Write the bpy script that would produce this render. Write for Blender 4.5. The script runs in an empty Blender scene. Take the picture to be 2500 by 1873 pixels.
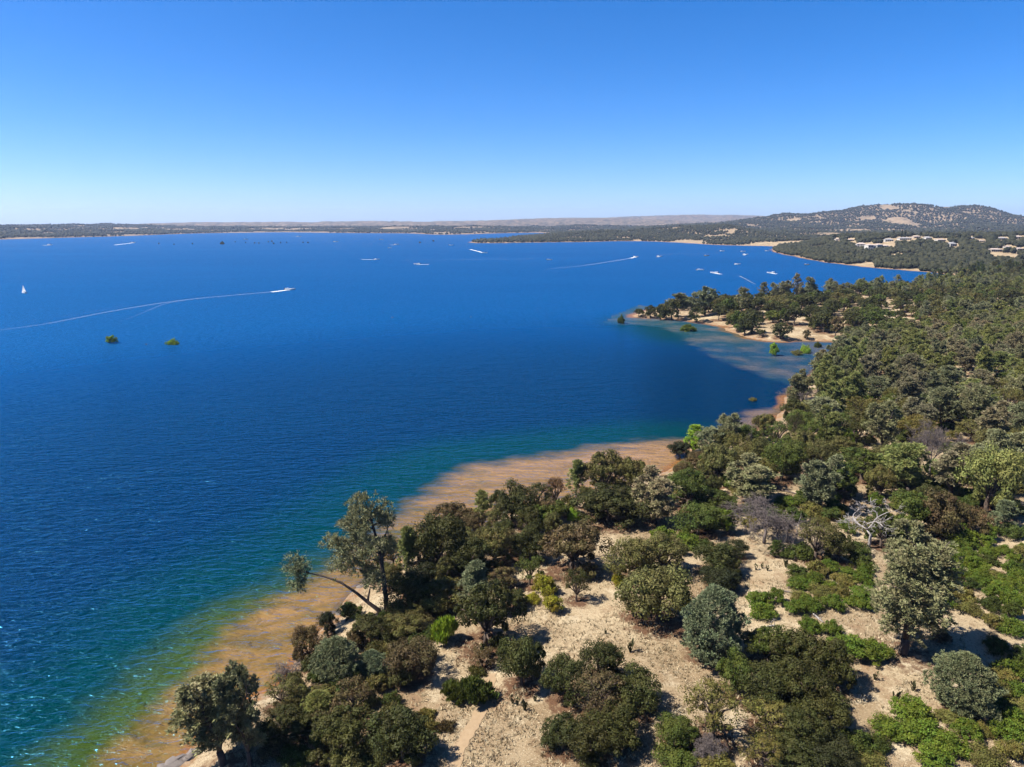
import bpy, math, random
import numpy as np
from mathutils import Vector, Matrix

# ------------------------------------------------------------------ camera, sky, sun, exposure
sc = bpy.context.scene
COL = sc.collection
F_PX, CX, CY = 1733.0, 1250.0, 936.5          # focal length and centre in photo pixels (2500 x 1873)
CAM_H = 60.0
PITCH = math.atan((CY - 542.5) / F_PX)
cam_d = bpy.data.cameras.new("camera")
cam_d.sensor_width = 36.0
cam_d.lens = 36.0 * F_PX / 2500.0
cam_d.clip_start = 0.5
cam_d.clip_end = 120000.0
cam = bpy.data.objects.new("camera", cam_d)
cam.location = (0, 0, CAM_H)
cam.rotation_euler = (math.pi / 2 - PITCH, 0, 0)
COL.objects.link(cam)
sc.camera = cam

SUN_AZ, SUN_EL = math.radians(263.0), math.radians(52.0)   # clockwise from +Y
to_sun = Vector((math.sin(SUN_AZ) * math.cos(SUN_EL), math.cos(SUN_AZ) * math.cos(SUN_EL), math.sin(SUN_EL)))
world = bpy.data.worlds.new("World")
sc.world = world
world.use_nodes = True
wn, wl = world.node_tree.nodes, world.node_tree.links
wn.clear()
sky = wn.new("ShaderNodeTexSky")
sky.sky_type = 'NISHITA'
sky.sun_disc = False
sky.sun_elevation = SUN_EL
sky.sun_rotation = SUN_AZ
sky.altitude = 100.0
sky.air_density = 0.7
sky.dust_density = 0.5
sky.ozone_density = 6.0
sky_sat = wn.new("ShaderNodeHueSaturation")
sky_sat.inputs['Saturation'].default_value = 1.30
sky_tint = wn.new("ShaderNodeMix")                 # the camera's blue cast, the same all over the sky
sky_tint.data_type = 'RGBA'
sky_tint.blend_type = 'MULTIPLY'
sky_tint.inputs[0].default_value = 1.0
sky_tint.inputs[7].default_value = (1.0, 1.0, 1.14, 1)
bg = wn.new("ShaderNodeBackground")
bg.inputs[1].default_value = 0.061
wo = wn.new("ShaderNodeOutputWorld")
wl.new(sky.outputs[0], sky_sat.inputs['Color']); wl.new(sky_sat.outputs[0], sky_tint.inputs[6])
wl.new(sky_tint.outputs[2], bg.inputs[0]); wl.new(bg.outputs[0], wo.inputs[0])

sun_d = bpy.data.lights.new("sun", 'SUN')
sun_d.energy = 5.0
sun_d.angle = math.radians(0.53)
sun_d.color = (1.0, 0.95, 0.87)
sun = bpy.data.objects.new("sun", sun_d)
sun.rotation_euler = to_sun.to_track_quat('Z', 'Y').to_euler()
sun.location = to_sun * 200
COL.objects.link(sun)

sc.view_settings.view_transform = 'Standard'
sc.view_settings.look = 'None'
sc.view_settings.exposure = 1.45
sc.view_settings.gamma = 1.0
sc.view_settings.use_curve_mapping = False
sc.render.engine = 'CYCLES'
sc.cycles.max_bounces = 4
sc.cycles.use_light_tree = False
sc.cycles.diffuse_bounces = 2
sc.cycles.glossy_bounces = 2
sc.cycles.transmission_bounces = 3
sc.cycles.transparent_max_bounces = 8
sc.cycles.volume_bounces = 0

# ------------------------------------------------------------------ pixel <-> place
cp, sp_ = math.cos(PITCH), math.sin(PITCH)

def ray(px, py):
    a = (np.asarray(px, float) - CX) / F_PX
    b = (CY - np.asarray(py, float)) / F_PX
    return np.stack([a, cp + b * sp_, -sp_ + b * cp], -1)

def unproj(px, py, z=0.0):
    d = ray(px, py)
    t = (np.asarray(z, float) - CAM_H) / d[..., 2]
    return np.stack([d[..., 0] * t, d[..., 1] * t], -1)

def at_depth(px, py, Y):
    d = ray(px, py)
    t = np.asarray(Y, float) / d[..., 1]
    return np.stack([d[..., 0] * t, d[..., 1] * t, CAM_H + d[..., 2] * t], -1)

def project(P):
    x, y, z = P[..., 0], P[..., 1], P[..., 2] - CAM_H
    dep = y * cp - z * sp_
    up = y * sp_ + z * cp
    return CX + F_PX * x / dep, CY - F_PX * up / dep, dep

# ------------------------------------------------------------------ noise
def _hash(ix, iy, seed):
    h = (ix.astype(np.int64) * 374761393 + iy.astype(np.int64) * 668265263 + seed * 2147483647) & 0xFFFFFFFF
    h = ((h ^ (h >> 13)) * 1274126177) & 0xFFFFFFFF
    return ((h ^ (h >> 16)) & 0xFFFFFF) / float(0xFFFFFF)

def vnoise(x, y, seed=0):
    ix, iy = np.floor(x), np.floor(y)
    fx, fy = x - ix, y - iy
    fx, fy = fx * fx * (3 - 2 * fx), fy * fy * (3 - 2 * fy)
    a = _hash(ix, iy, seed); b = _hash(ix + 1, iy, seed)
    c = _hash(ix, iy + 1, seed); d = _hash(ix + 1, iy + 1, seed)
    return (a + (b - a) * fx) * (1 - fy) + (c + (d - c) * fx) * fy

def fbm(x, y, seed=0, octv=4):
    s, amp, tot = 0.0, 1.0, 0.0
    for o in range(octv):
        s = s + amp * vnoise(x * 2 ** o + 17.3 * o, y * 2 ** o - 9.1 * o, seed + o)
        tot += amp; amp *= 0.5
    return s / tot

def ss(a, b, x):
    t = np.clip((x - a) / (b - a), 0, 1)
    return t * t * (3 - 2 * t)

def seg_dist(P, poly, closed=False):
    """distance from points P (n,2) to a polyline"""
    A = poly if not closed else np.vstack([poly, poly[:1]])
    out = np.full(len(P), 1e18)
    for i in range(len(A) - 1):
        a, b = A[i], A[i + 1]
        ab = b - a
        L = float(ab @ ab) + 1e-9
        t = np.clip(((P - a) @ ab) / L, 0, 1)
        q = P - a - t[:, None] * ab
        np.minimum(out, (q * q).sum(1), out=out)
    return np.sqrt(out)

def inside(P, poly):
    poly = np.asarray(poly, float)
    A, B = poly, np.roll(poly, 1, 0)
    k = A[:, 1] != B[:, 1]
    A, B = A[k], B[k]
    sl = (B[:, 0] - A[:, 0]) / (B[:, 1] - A[:, 1])
    out = np.empty(len(P), bool)
    for i in range(0, len(P), 4096):
        x, y = P[i:i + 4096, 0, None], P[i:i + 4096, 1, None]
        c = ((A[:, 1] > y) != (B[:, 1] > y)) & (x < sl * (y - A[:, 1]) + A[:, 0])
        out[i:i + 4096] = (c.sum(1) & 1).astype(bool)
    return out

# ------------------------------------------------------------------ shoreline (photo pixels on the water plane) -> metres
SH_NEAR = [(300, 2060), (352, 1960), (418, 1873), (462, 1830), (520, 1775), (580, 1725), (628, 1694), (664, 1683), (694, 1648), (735, 1592),
           (775, 1548), (812, 1508), (860, 1446), (905, 1405), (965, 1372), (1035, 1345), (1105, 1312), (1180, 1278), (1230, 1258),
           (1310, 1236), (1400, 1212), (1500, 1190), (1565, 1172), (1610, 1160), (1650, 1136), (1662, 1112), (1695, 1088), (1735, 1074),
           (1790, 1064), (1850, 1054), (1890, 1036), (1903, 1010), (1910, 985), (1935, 955), (1985, 917), (2035, 888), (2066, 862), (2088, 838)]
SH_PEN = [(2050, 835), (1985, 832), (1930, 834), (1880, 833), (1835, 829), (1800, 817), (1776, 806), (1782, 799), (1750, 794), (1700, 786),
          (1640, 781), (1590, 778), (1556, 776), (1543, 772), (1556, 763), (1620, 752), (1720, 742), (1800, 735), (1900, 725), (2000, 717),
          (2100, 710), (2200, 704), (2290, 697), (2338, 690), (2356, 684), (2352, 678)]
SH_BAY = [(2330, 672), (2270, 664), (2160, 656), (2110, 652), (2060, 646), (1990, 637), (1930, 624), (1895, 617), (1882, 612), (1890, 606), (1905, 602)]
SH_MID = [(1850, 600.5), (1790, 599.5), (1740, 598), (1700, 595), (1640, 591.5), (1570, 589), (1500, 589), (1440, 591), (1380, 591.5), (1300, 592.5), (1230, 593.5),
          (1170, 594), (1140, 592), (1155, 589.5), (1210, 588), (1240, 582), (1290, 577), (1340, 573), (1345, 568.5)]
SH_FAR = [(1250, 569), (1180, 571), (1120, 573), (1060, 573.5), (1010, 570), (900, 569.5), (780, 568.5), (700, 567), (630, 568), (560, 569), (480, 570),
          (400, 573), (300, 577), (180, 580), (60, 583.5), (0, 585), (-200, 592), (-600, 606), (-1100, 622)]
shore = np.vstack([unproj(*np.array(s).T) for s in (SH_NEAR, SH_PEN, SH_BAY, SH_MID, SH_FAR)])

def chaikin(P, n=2):
    for _ in range(n):
        Q = np.empty((2 * len(P) - 2, 2))
        Q[0::2] = P[:-1] * .75 + P[1:] * .25
        Q[1::2] = P[:-1] * .25 + P[1:] * .75
        P = np.vstack([P[:1], Q, P[-1:]])
    return P
shore = chaikin(shore, 2)
# ragged natural edge
dl = np.linalg.norm(shore, axis=1)
nrm = np.stack([fbm(shore[:, 0] / 7, shore[:, 1] / 7, 5, 3) - .5, fbm(shore[:, 0] / 7, shore[:, 1] / 7, 9, 3) - .5], 1)
shore = shore + nrm * np.clip(dl / 45, 1.5, 14)[:, None]
LAND = np.vstack([shore, [[-30000, 2400], [-60000, 60000], [60000, 60000], [60000, -500], [-20, -500], [-14, -100]]])

SA, SB = shore[:-1], shore[1:]
SAB = SB - SA
SL = (SAB * SAB).sum(1) + 1e-9

def shore_d(P):
    """metres inland (negative: out on the water); works block by block so that only nearby shore is looked at"""
    P = np.asarray(P, float)
    n = len(P)
    if n > 400:
        r = np.hypot(P[:, 0], P[:, 1]) + 1
        order = np.lexsort((np.arctan2(P[:, 0], P[:, 1]), np.floor(np.log(r) * 12)))
    else:
        order = np.arange(n)
    out = np.empty(n)
    B = 160 if n > 400 else max(1, n // 4)
    for i in range(0, n, B):
        k = order[i:i + B]
        q = P[k]
        c = (q.min(0) + q.max(0)) / 2
        R = np.sqrt(((q - c) ** 2).sum(1).max())
        t = np.clip(((c - SA) * SAB).sum(1) / SL, 0, 1)
        e = c - SA - t[:, None] * SAB
        dc = np.sqrt((e * e).sum(1))
        m = dc.min()
        j = np.nonzero(dc <= m + 2 * R + 1e-6)[0]
        a, ab, L = SA[j], SAB[j], SL[j]
        w = q[:, None, :] - a[None]
        t = np.clip((w * ab[None]).sum(2) / L, 0, 1)
        w = w - t[:, :, None] * ab[None]
        d = np.sqrt((w * w).sum(2).min(1))
        if m > R:
            sg = 1.0 if inside(c[None], LAND)[0] else -1.0
        else:
            sg = np.where(inside(q, LAND), 1.0, -1.0)
        out[k] = d * sg
    return out

# ------------------------------------------------------------------ hills: crest lines seen in the photo, each at its own distance
def crest(pts, Y):
    pts = np.array(pts, float)
    Ys = np.full(len(pts), float(Y)) if np.isscalar(Y) else np.array(Y, float)
    return at_depth(pts[:, 0], pts[:, 1], Ys)

CRESTS = [
    # mountain on the right: (points, width, tree allowance)
    (crest([(1760, 548), (1853, 534), (1921, 524), (1989, 520), (2068, 516), (2125, 503), (2198, 495), (2249, 502), (2288, 500), (2328, 497), (2362, 506),
            (2407, 522), (2464, 537), (2560, 540), (2760, 545)], 4600), 620.0, 5),
    (crest([(1853, 541), (1700, 556), (1640, 566)], [4400, 3900, 3500]), 420.0, 5),
    (crest([(2198, 500), (2150, 540), (2110, 566)], [4600, 4000, 3300]), 330.0, 5),
    (crest([(2328, 505), (2370, 540), (2420, 566)], [4600, 3900, 3200]), 330.0, 5),
    (crest([(2050, 520), (1990, 548), (1930, 566)], [4600, 3950, 3300]), 300.0, 5),
    # dark hill in the middle
    (crest([(1300, 574), (1390, 567), (1470, 563), (1550, 563), (1616, 558), (1684, 550), (1763, 551), (1853, 558), (1940, 570), (2050, 572)], 2750), 300.0, 7),
    # low wooded point
    (crest([(1215, 592), (1300, 584), (1413, 577), (1530, 576), (1600, 572)], [2080, 2150, 2250, 2350, 2500]), 130.0, 8),
    # near hillside with the houses
    (crest([(1960, 604), (2050, 591), (2110, 583), (2180, 577), (2260, 576), (2340, 577), (2450, 577), (2600, 574)], [1480, 1480, 1480, 1500, 1500, 1500, 1520, 1550]), 420.0, 0),
    # far shore hills
    (crest([(-600, 556), (-226, 553), (0, 553), (113, 552), (226, 550), (339, 547)], [3400, 3700, 4000, 4400, 5200, 6000]), 700.0, 6),
    (crest([(200, 551), (339, 547), (475, 543), (678, 542), (904, 540), (1130, 540), (1243, 537), (1356, 534), (1470, 533)], 8200), 1500.0, 6),
    (crest([(1130, 541), (1243, 536), (1356, 532), (1470, 532), (1582, 527), (1695, 524), (1808, 525), (1921, 531), (2260, 531), (2600, 530)], 10500), 1700.0, 6),
    (crest([(900, 560), (960, 554), (1020, 554), (1090, 556), (1160, 553), (1260, 556)], 5000), 350.0, 7),
    (crest([(1240, 560), (1330, 553), (1420, 551), (1520, 553), (1620, 556)], 5200), 450.0, 7),
    (crest([(380, 560), (480, 556), (600, 556), (720, 558), (830, 559)], 5400), 450.0, 7),
]

def height(P, d=None):
    if d is None:
        d = shore_d(P)
    x, y = P[:, 0], P[:, 1]
    r = np.hypot(x, y)
    dp = np.maximum(d, 0)
    near = .22 * np.minimum(dp, 1.2) + 1.7 * ss(.6, 8, dp) + 2.6 * ss(8, 60, dp) + 3.5 * ss(50, 260, dp)
    near = near + ss(0, 12, dp) * ((fbm(x / 38, y / 38, 3, 3) - .5) * 3.2 + (fbm(x / 6, y / 6, 4, 3) - .5) * .5)
    far = .5 * ss(0, 12, dp) + 2.5 * ss(4, 60, dp) + 9 * ss(40, 900, dp)
    best = np.zeros(len(P))
    wob = 1 + (fbm(x / 420, y / 420, 21, 4) - .5) * .9
    for pts, wid, allow in CRESTS:
        lo, hi = pts[:, :2].min(0) - 3 * wid, pts[:, :2].max(0) + 3 * wid
        m = (x > lo[0]) & (x < hi[0]) & (y > lo[1]) & (y < hi[1]) & (r > 700)
        if not m.any():
            continue
        Q = P[m]
        bd = np.full(len(Q), 1e18); bz = np.zeros(len(Q))
        for i in range(len(pts) - 1):
            a, b = pts[i], pts[i + 1]
            ab = b[:2] - a[:2]
            t = np.clip(((Q - a[:2]) @ ab) / (ab @ ab + 1e-9), 0, 1)
            q = Q - a[:2] - t[:, None] * ab
            dd = (q * q).sum(1)
            k = dd < bd
            bd[k] = dd[k]; bz[k] = (a[2] + t * (b[2] - a[2]))[k]
        hh = np.maximum(bz - allow, 1) * np.exp(-bd / (wid * wob[m]) ** 2)
        best[m] = np.maximum(best[m], hh)
    ridge = 1 - np.abs(fbm(x / 330, y / 330, 31, 5) - .5) * 4
    rough = (ridge - .55) * 30 * ss(60, 700, dp) * ss(1200, 2600, r)
    far = np.maximum(far, best * ss(0, 140, dp)) + rough * .7
    w = ss(760, 900, r)
    h = near * (1 - w) + np.maximum(far, .3 * ss(0, 3, dp)) * w
    return np.where(d > 0, h, np.maximum(d * .18, -3.0))

def ground_at(px, py):
    """first ground (or water) point along the sight line of each pixel"""
    px, py = np.atleast_1d(np.asarray(px, float)), np.atleast_1d(np.asarray(py, float))
    d = ray(px, py)
    K = 220
    rr = 50 * (6500 / 50.0) ** np.linspace(0, 1, K)
    t = rr[None, :] / d[:, 1:2]
    n = len(px)
    P = d[:, None, :] * t[:, :, None]
    zr = CAM_H + P[:, :, 2]
    zg = np.maximum(height(P[:, :, :2].reshape(-1, 2)).reshape(n, K), 0)
    below = zr <= zg
    i = np.where(below.any(1), below.argmax(1), K - 1)
    i = np.maximum(i, 1)
    k = np.arange(n)
    a_, b_ = zr[k, i - 1] - zg[k, i - 1], zr[k, i] - zg[k, i]
    f = np.clip(a_ / (a_ - b_ + 1e-9), 0, 1)
    tt = t[k, i - 1] + (t[k, i] - t[k, i - 1]) * f
    p = (d * tt[:, None])[:, :2]
    return np.column_stack([p, np.maximum(height(p), 0)])

# ------------------------------------------------------------------ helpers: meshes, tags, materials
def mesh_np(name, V, F, mat=None, smooth=False):
    """F: (n,3) or (n,4) int array"""
    V = np.asarray(V, np.float32); F = np.asarray(F, np.int32)
    me = bpy.data.meshes.new(name)
    n, k = F.shape
    me.vertices.add(len(V)); me.vertices.foreach_set("co", V.ravel())
    me.loops.add(n * k); me.loops.foreach_set("vertex_index", F.ravel())
    me.polygons.add(n)
    me.polygons.foreach_set("loop_start", np.arange(0, n * k, k, dtype=np.int32))
    me.polygons.foreach_set("loop_total", np.full(n, k, np.int32))
    if smooth:
        me.polygons.foreach_set("use_smooth", np.ones(n, bool))
    me.update(calc_edges=True)
    if mat is not None:
        me.materials.append(mat)
    return me

def attr(me, name, data, domain='POINT'):
    a = me.attributes.new(name, 'FLOAT', domain)
    a.data.foreach_set("value", np.asarray(data, np.float32))

def link(name, me, parent=None, **kw):
    o = bpy.data.objects.new(name, me)
    COL.objects.link(o)
    if parent is not None:
        o.parent = parent
    for k, v in kw.items():
        o[k] = v
    return o

def empty(name, loc, rotz=0.0, scale=(1, 1, 1), **kw):
    o = bpy.data.objects.new(name, None)
    o.empty_display_size = .3
    COL.objects.link(o)
    o.location = loc; o.rotation_euler = (0, 0, rotz); o.scale = scale
    for k, v in kw.items():
        o[k] = v
    return o

class MB:
    """collects boxes, tubes, polygons into one mesh"""
    def __init__(s):
        s.v, s.f = [], []
    def box(s, x0, x1, y0, y1, z0, z1):
        b = len(s.v)
        s.v += [(x0, y0, z0), (x1, y0, z0), (x1, y1, z0), (x0, y1, z0), (x0, y0, z1), (x1, y0, z1), (x1, y1, z1), (x0, y1, z1)]
        s.f += [tuple(b + i for i in q) for q in ((0, 3, 2, 1), (4, 5, 6, 7), (0, 1, 5, 4), (1, 2, 6, 5), (2, 3, 7, 6), (3, 0, 4, 7))]
    def poly(s, V, F):
        b = len(s.v); s.v += [tuple(map(float, p)) for p in V]; s.f += [tuple(b + i for i in q) for q in F]
    def tube(s, pts, rad, n=6):
        pts = [Vector(p) for p in pts]
        b = len(s.v)
        up = Vector((.31, .17, .93)).normalized()
        for i, p in enumerate(pts):
            t = (pts[min(i + 1, len(pts) - 1)] - pts[max(i - 1, 0)])
            if t.length < 1e-6: t = Vector((0, 0, 1))
            t.normalize()
            u = t.cross(up)
            if u.length < .05: u = t.cross(Vector((1, 0, 0)))
            u.normalize(); w = t.cross(u)
            for k in range(n):
                a = 2 * math.pi * k / n
                q = p + (u * math.cos(a) + w * math.sin(a)) * rad[i]
                s.v.append(tuple(q))
        m = len(pts)
        for i in range(m - 1):
            for k in range(n):
                s.f.append((b + i * n + k, b + i * n + (k + 1) % n, b + (i + 1) * n + (k + 1) % n, b + (i + 1) * n + k))
        s.f.append(tuple(b + (m - 1) * n + k for k in range(n)))
        s.f.append(tuple(b + k for k in reversed(range(n))))
    def mesh(s, name, mat=None, smooth=False):
        me = bpy.data.meshes.new(name)
        me.from_pydata(s.v, [], s.f)
        if smooth:
            me.polygons.foreach_set("use_smooth", np.ones(len(me.polygons), bool))
        me.update()
        if mat is not None: me.materials.append(mat)
        return me

class NT:
    """short hand for node materials"""
    def __init__(s, name):
        s.m = bpy.data.materials.new(name); s.m.use_nodes = True
        s.n, s.l = s.m.node_tree.nodes, s.m.node_tree.links
        s.n.clear()
        s.out = s.n.new("ShaderNodeOutputMaterial")
    def new(s, t, **kw):
        nd = s.n.new(t)
        for k, v in kw.items(): setattr(nd, k, v)
        return nd
    def set(s, sock, v):
        if isinstance(v, bpy.types.NodeSocket): s.l.new(v, sock)
        elif v is not None: sock.default_value = v
    def attr(s, name):
        return s.new("ShaderNodeAttribute", attribute_name=name).outputs['Fac']
    def math(s, op, a, b=None, clamp=False):
        nd = s.new("ShaderNodeMath", operation=op, use_clamp=clamp)
        s.set(nd.inputs[0], a); s.set(nd.inputs[1], b)
        return nd.outputs[0]
    def mix(s, f, a, b, typ='MIX'):
        nd = s.new("ShaderNodeMix", data_type='RGBA', blend_type=typ)
        s.set(nd.inputs[0], f)
        s.set(nd.inputs[6], a if isinstance(a, bpy.types.NodeSocket) else (*a[:3], 1))
        s.set(nd.inputs[7], b if isinstance(b, bpy.types.NodeSocket) else (*b[:3], 1))
        return nd.outputs[2]
    def noise(s, scale, detail=4.0, vec=None, rough=.55, dist=0.0):
        nd = s.new("ShaderNodeTexNoise")
        nd.inputs['Scale'].default_value = scale; nd.inputs['Detail'].default_value = detail
        nd.inputs['Roughness'].default_value = rough; nd.inputs['Distortion'].default_value = dist
        if vec is not None: s.l.new(vec, nd.inputs['Vector'])
        return nd.outputs[0]
    def pos(s):
        return s.new("ShaderNodeNewGeometry").outputs['Position']
    def mapping(s, vec, scale=(1, 1, 1), rot=(0, 0, 0)):
        nd = s.new("ShaderNodeMapping")
        s.l.new(vec, nd.inputs[0]); nd.inputs['Scale'].default_value = scale; nd.inputs['Rotation'].default_value = rot
        return nd.outputs[0]
    def ramp(s, fac, a, b):
        nd = s.new("ShaderNodeMapRange", interpolation_type='SMOOTHSTEP')
        s.set(nd.inputs[0], fac); nd.inputs[1].default_value = a; nd.inputs[2].default_value = b
        return nd.outputs[0]
    def bump(s, h, strength=.5, dist=.1):
        nd = s.new("ShaderNodeBump")
        nd.inputs['Strength'].default_value = strength; nd.inputs['Distance'].default_value = dist
        s.l.new(h, nd.inputs['Height'])
        return nd.outputs[0]
    def principled(s, color, rough=.8, spec=.3, normal=None, ior=None):
        nd = s.new("ShaderNodeBsdfPrincipled")
        s.set(nd.inputs['Base Color'], color if isinstance(color, bpy.types.NodeSocket) else (*color[:3], 1))
        s.set(nd.inputs['Roughness'], rough)
        nd.inputs['Specular IOR Level'].default_value = spec
        if ior: nd.inputs['IOR'].default_value = ior
        if normal is not None: s.l.new(normal, nd.inputs['Normal'])
        s.l.new(nd.outputs[0], s.out.inputs[0])
        return nd

def plain(name, col, rough=.7, spec=.3, var=.15, scale=3.0):
    t = NT(name)
    tc = t.new("ShaderNodeTexCoord").outputs['Object']
    n = t.noise(scale, 4, tc)
    c = t.mix(n, [v * (1 - var) for v in col], [min(1, v * (1 + var)) for v in col])
    t.principled(c, rough, spec)
    return t.m

def mat_leaf(name, trans=.3, spec=.15):
    t = NT(name)
    oi = t.new("ShaderNodeObjectInfo")
    tint = t.attr("tint")
    v = t.math('ADD', t.math('MULTIPLY', tint, .9), .55)
    hsv = t.new("ShaderNodeHueSaturation")
    t.set(hsv.inputs['Color'], oi.outputs['Color'])
    t.set(hsv.inputs['Value'], v)
    t.set(hsv.inputs['Hue'], t.math('ADD', t.math('MULTIPLY', t.attr("hue"), .07), .465))
    d = t.new("ShaderNodeBsdfPrincipled")
    t.l.new(hsv.outputs[0], d.inputs['Base Color'])
    d.inputs['Roughness'].default_value = .65
    d.inputs['Specular IOR Level'].default_value = spec
    tr = t.new("ShaderNodeBsdfTranslucent")
    t.l.new(hsv.outputs[0], tr.inputs[0])
    mx = t.new("ShaderNodeMixShader"); mx.inputs[0].default_value = trans
    t.l.new(d.outputs[0], mx.inputs[1]); t.l.new(tr.outputs[0], mx.inputs[2])
    t.l.new(mx.outputs[0], t.out.inputs[0])
    return t.m

M = {}
M['leaf'] = mat_leaf("leaf")
M['needle'] = mat_leaf("needle", .2, .2)
M['bark'] = plain("bark", (.075, .055, .042), .9, .1, .4, 6)
M['pine_bark'] = plain("pine_bark", (.055, .042, .036), .9, .1, .4, 6)
M['dead_white'] = plain("bleached_wood", (0.2450, 0.2212, 0.2042), .85, .1, .25, 5)
M['dead_grey'] = plain("grey_dead_wood", (0.1021, 0.0831, 0.0763), .9, .1, .35, 5)
M['log_dark'] = plain("dark_log", (0.0885, 0.0681, 0.0579), .9, .1, .4, 5)
M['rock'] = plain("rock", (0.1157, 0.0986, 0.0885), .9, .2, .4, 1.4)
M['white'] = plain("white_gelcoat", (0.5581, 0.5581, 0.5445), .35, .5, .04)
M['sail'] = plain("sailcloth", (0.5785, 0.5717, 0.5445), .8, .2, .04)
M['glass'] = plain("dark_glass", (0.0204, 0.0272, 0.0340), .12, .6, .1)
M['engine'] = plain("dark_plastic", (0.0204, 0.0204, 0.0239), .5, .4, .1)
M['hull_dark'] = plain("dark_hull", (0.0408, 0.0340, 0.0340), .5, .4, .1)
M['stucco'] = plain("white_stucco", (0.3539, 0.3335, 0.2995), .9, .2, .08, .4)
M['stucco_tan'] = plain("tan_stucco", (0.2722, 0.2314, 0.1906), .9, .2, .08, .4)
M['tile'] = plain("pale_roof_tile", (0.2859, 0.2314, 0.1974), .85, .2, .2, 1.2)
M['roof_grey'] = plain("grey_roof", (0.2042, 0.1974, 0.1974), .85, .2, .2, 1.2)
M['masonry'] = plain("retaining_masonry", (0.2450, 0.2110, 0.1701), .9, .2, .2, 1.0)

# ------------------------------------------------------------------ ground
def mat_ground(name, detail=True):
    t = NT(name)
    p = t.pos()
    straw = t.mix(t.ramp(t.noise(.06, 5, p, .6), .35, .65), (0.1806, 0.1264, 0.0708), (0.2890, 0.2239, 0.1373))
    straw = t.mix(t.ramp(t.noise(.9, 5, p, .65), .48, .75), straw, (0.1336, 0.0867, 0.0463))
    straw = t.mix(t.ramp(t.noise(.22, 6, p, .7), .52, .70), straw, (0.3612, 0.2962, 0.1950))
    fine = t.noise(3.2, 6, p, .75)
    straw = t.mix(t.ramp(fine, .55, .65), straw, (0.0722, 0.0491, 0.0246))
    straw = t.mix(t.ramp(t.noise(5.5, 4, p, .7), .56, .67), straw, (0.3901, 0.3251, 0.2167))
    soil = t.mix(t.noise(2.5, 5, p, .7), (0.1228, 0.0722, 0.0397), (0.2095, 0.1300, 0.0759))
    straw = t.mix(t.math('MULTIPLY', t.ramp(t.noise(.13, 6, p, .75), .56, .68), .7), straw, soil)
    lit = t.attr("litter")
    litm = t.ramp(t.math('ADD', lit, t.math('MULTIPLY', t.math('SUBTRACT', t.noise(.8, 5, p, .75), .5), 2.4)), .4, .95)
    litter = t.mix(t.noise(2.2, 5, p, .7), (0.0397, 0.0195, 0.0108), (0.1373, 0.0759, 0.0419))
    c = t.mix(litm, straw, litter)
    sh = t.attr("bank")
    bank = t.mix(t.ramp(t.noise(.6, 5, p, .65), .35, .65), (0.1806, 0.0939, 0.0376), (0.2095, 0.1553, 0.1047))
    bm = t.ramp(t.math('ADD', sh, t.math('MULTIPLY', t.math('SUBTRACT', t.noise(.35, 4, p), .5), 1.2)), .35, .8)
    c = t.mix(bm, c, bank)
    hill = t.mix(t.noise(.03, 5, p, .7), (0.1011, 0.0686, 0.0506), (0.1734, 0.1264, 0.0867))
    c = t.mix(t.math('MULTIPLY', t.attr("brush"), 1.1, True), c, hill)
    green = t.ramp(t.math('ADD', t.attr("brush"), t.math('MULTIPLY', t.math('SUBTRACT', t.noise(.02, 6, p, .7), .5), 1.8)), .45, .75)
    c = t.mix(green, c, t.mix(t.noise(.06, 5, p, .7), (0.0174, 0.0187, 0.0115), (0.0448, 0.0397, 0.0246)))
    b = t.bump(t.math('ADD', fine, t.noise(.9, 5, p, .7)), .9, .25)
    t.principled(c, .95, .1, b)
    return t.m
M['ground'] = mat_ground("dry_grass_ground")

NA, NR = 620, 820
ang = np.radians(np.linspace(-62, 62, NA))
rad = 25.0 * (16000 / 25.0) ** (np.linspace(0, 1, NR))
AA, RR = np.meshgrid(ang, rad, indexing='ij')
GP = np.stack([np.sin(AA) * RR, np.cos(AA) * RR], -1).reshape(-1, 2)
GD = shore_d(GP)
GZ = height(GP, GD)
idx = np.arange(NA * NR).reshape(NA, NR)
GF = np.stack([idx[:-1, :-1], idx[:-1, 1:], idx[1:, 1:], idx[1:, :-1]], -1).reshape(-1, 4)[:, ::-1]
fd = GD[GF].max(1)
frr = RR.reshape(-1)[GF].mean(1)
keep = fd > -np.clip(frr * .02, 2.5, 60)
GF, frr = GF[keep], frr[keep]
fy = GP[GF][:, :, 1].mean(1)
GROUND = []
for nm, m, lab in (("ground", frr < 780, "dry straw-coloured slope under the oaks and pines in front"),
                   ("hillside", (frr >= 780) & (frr < 1900), "wooded hillside with pale houses across the bay"),
                   ("hills", frr >= 1900, "hazy wooded hills and mountain along the horizon")):
    F = GF[m]
    u, inv = np.unique(F, return_inverse=True)
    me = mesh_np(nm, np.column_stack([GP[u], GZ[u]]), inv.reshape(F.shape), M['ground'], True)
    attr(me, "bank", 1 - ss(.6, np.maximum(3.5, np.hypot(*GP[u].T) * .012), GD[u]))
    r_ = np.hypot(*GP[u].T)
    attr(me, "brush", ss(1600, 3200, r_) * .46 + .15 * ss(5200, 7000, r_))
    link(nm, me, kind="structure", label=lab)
    GROUND.append((me, u))

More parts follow.
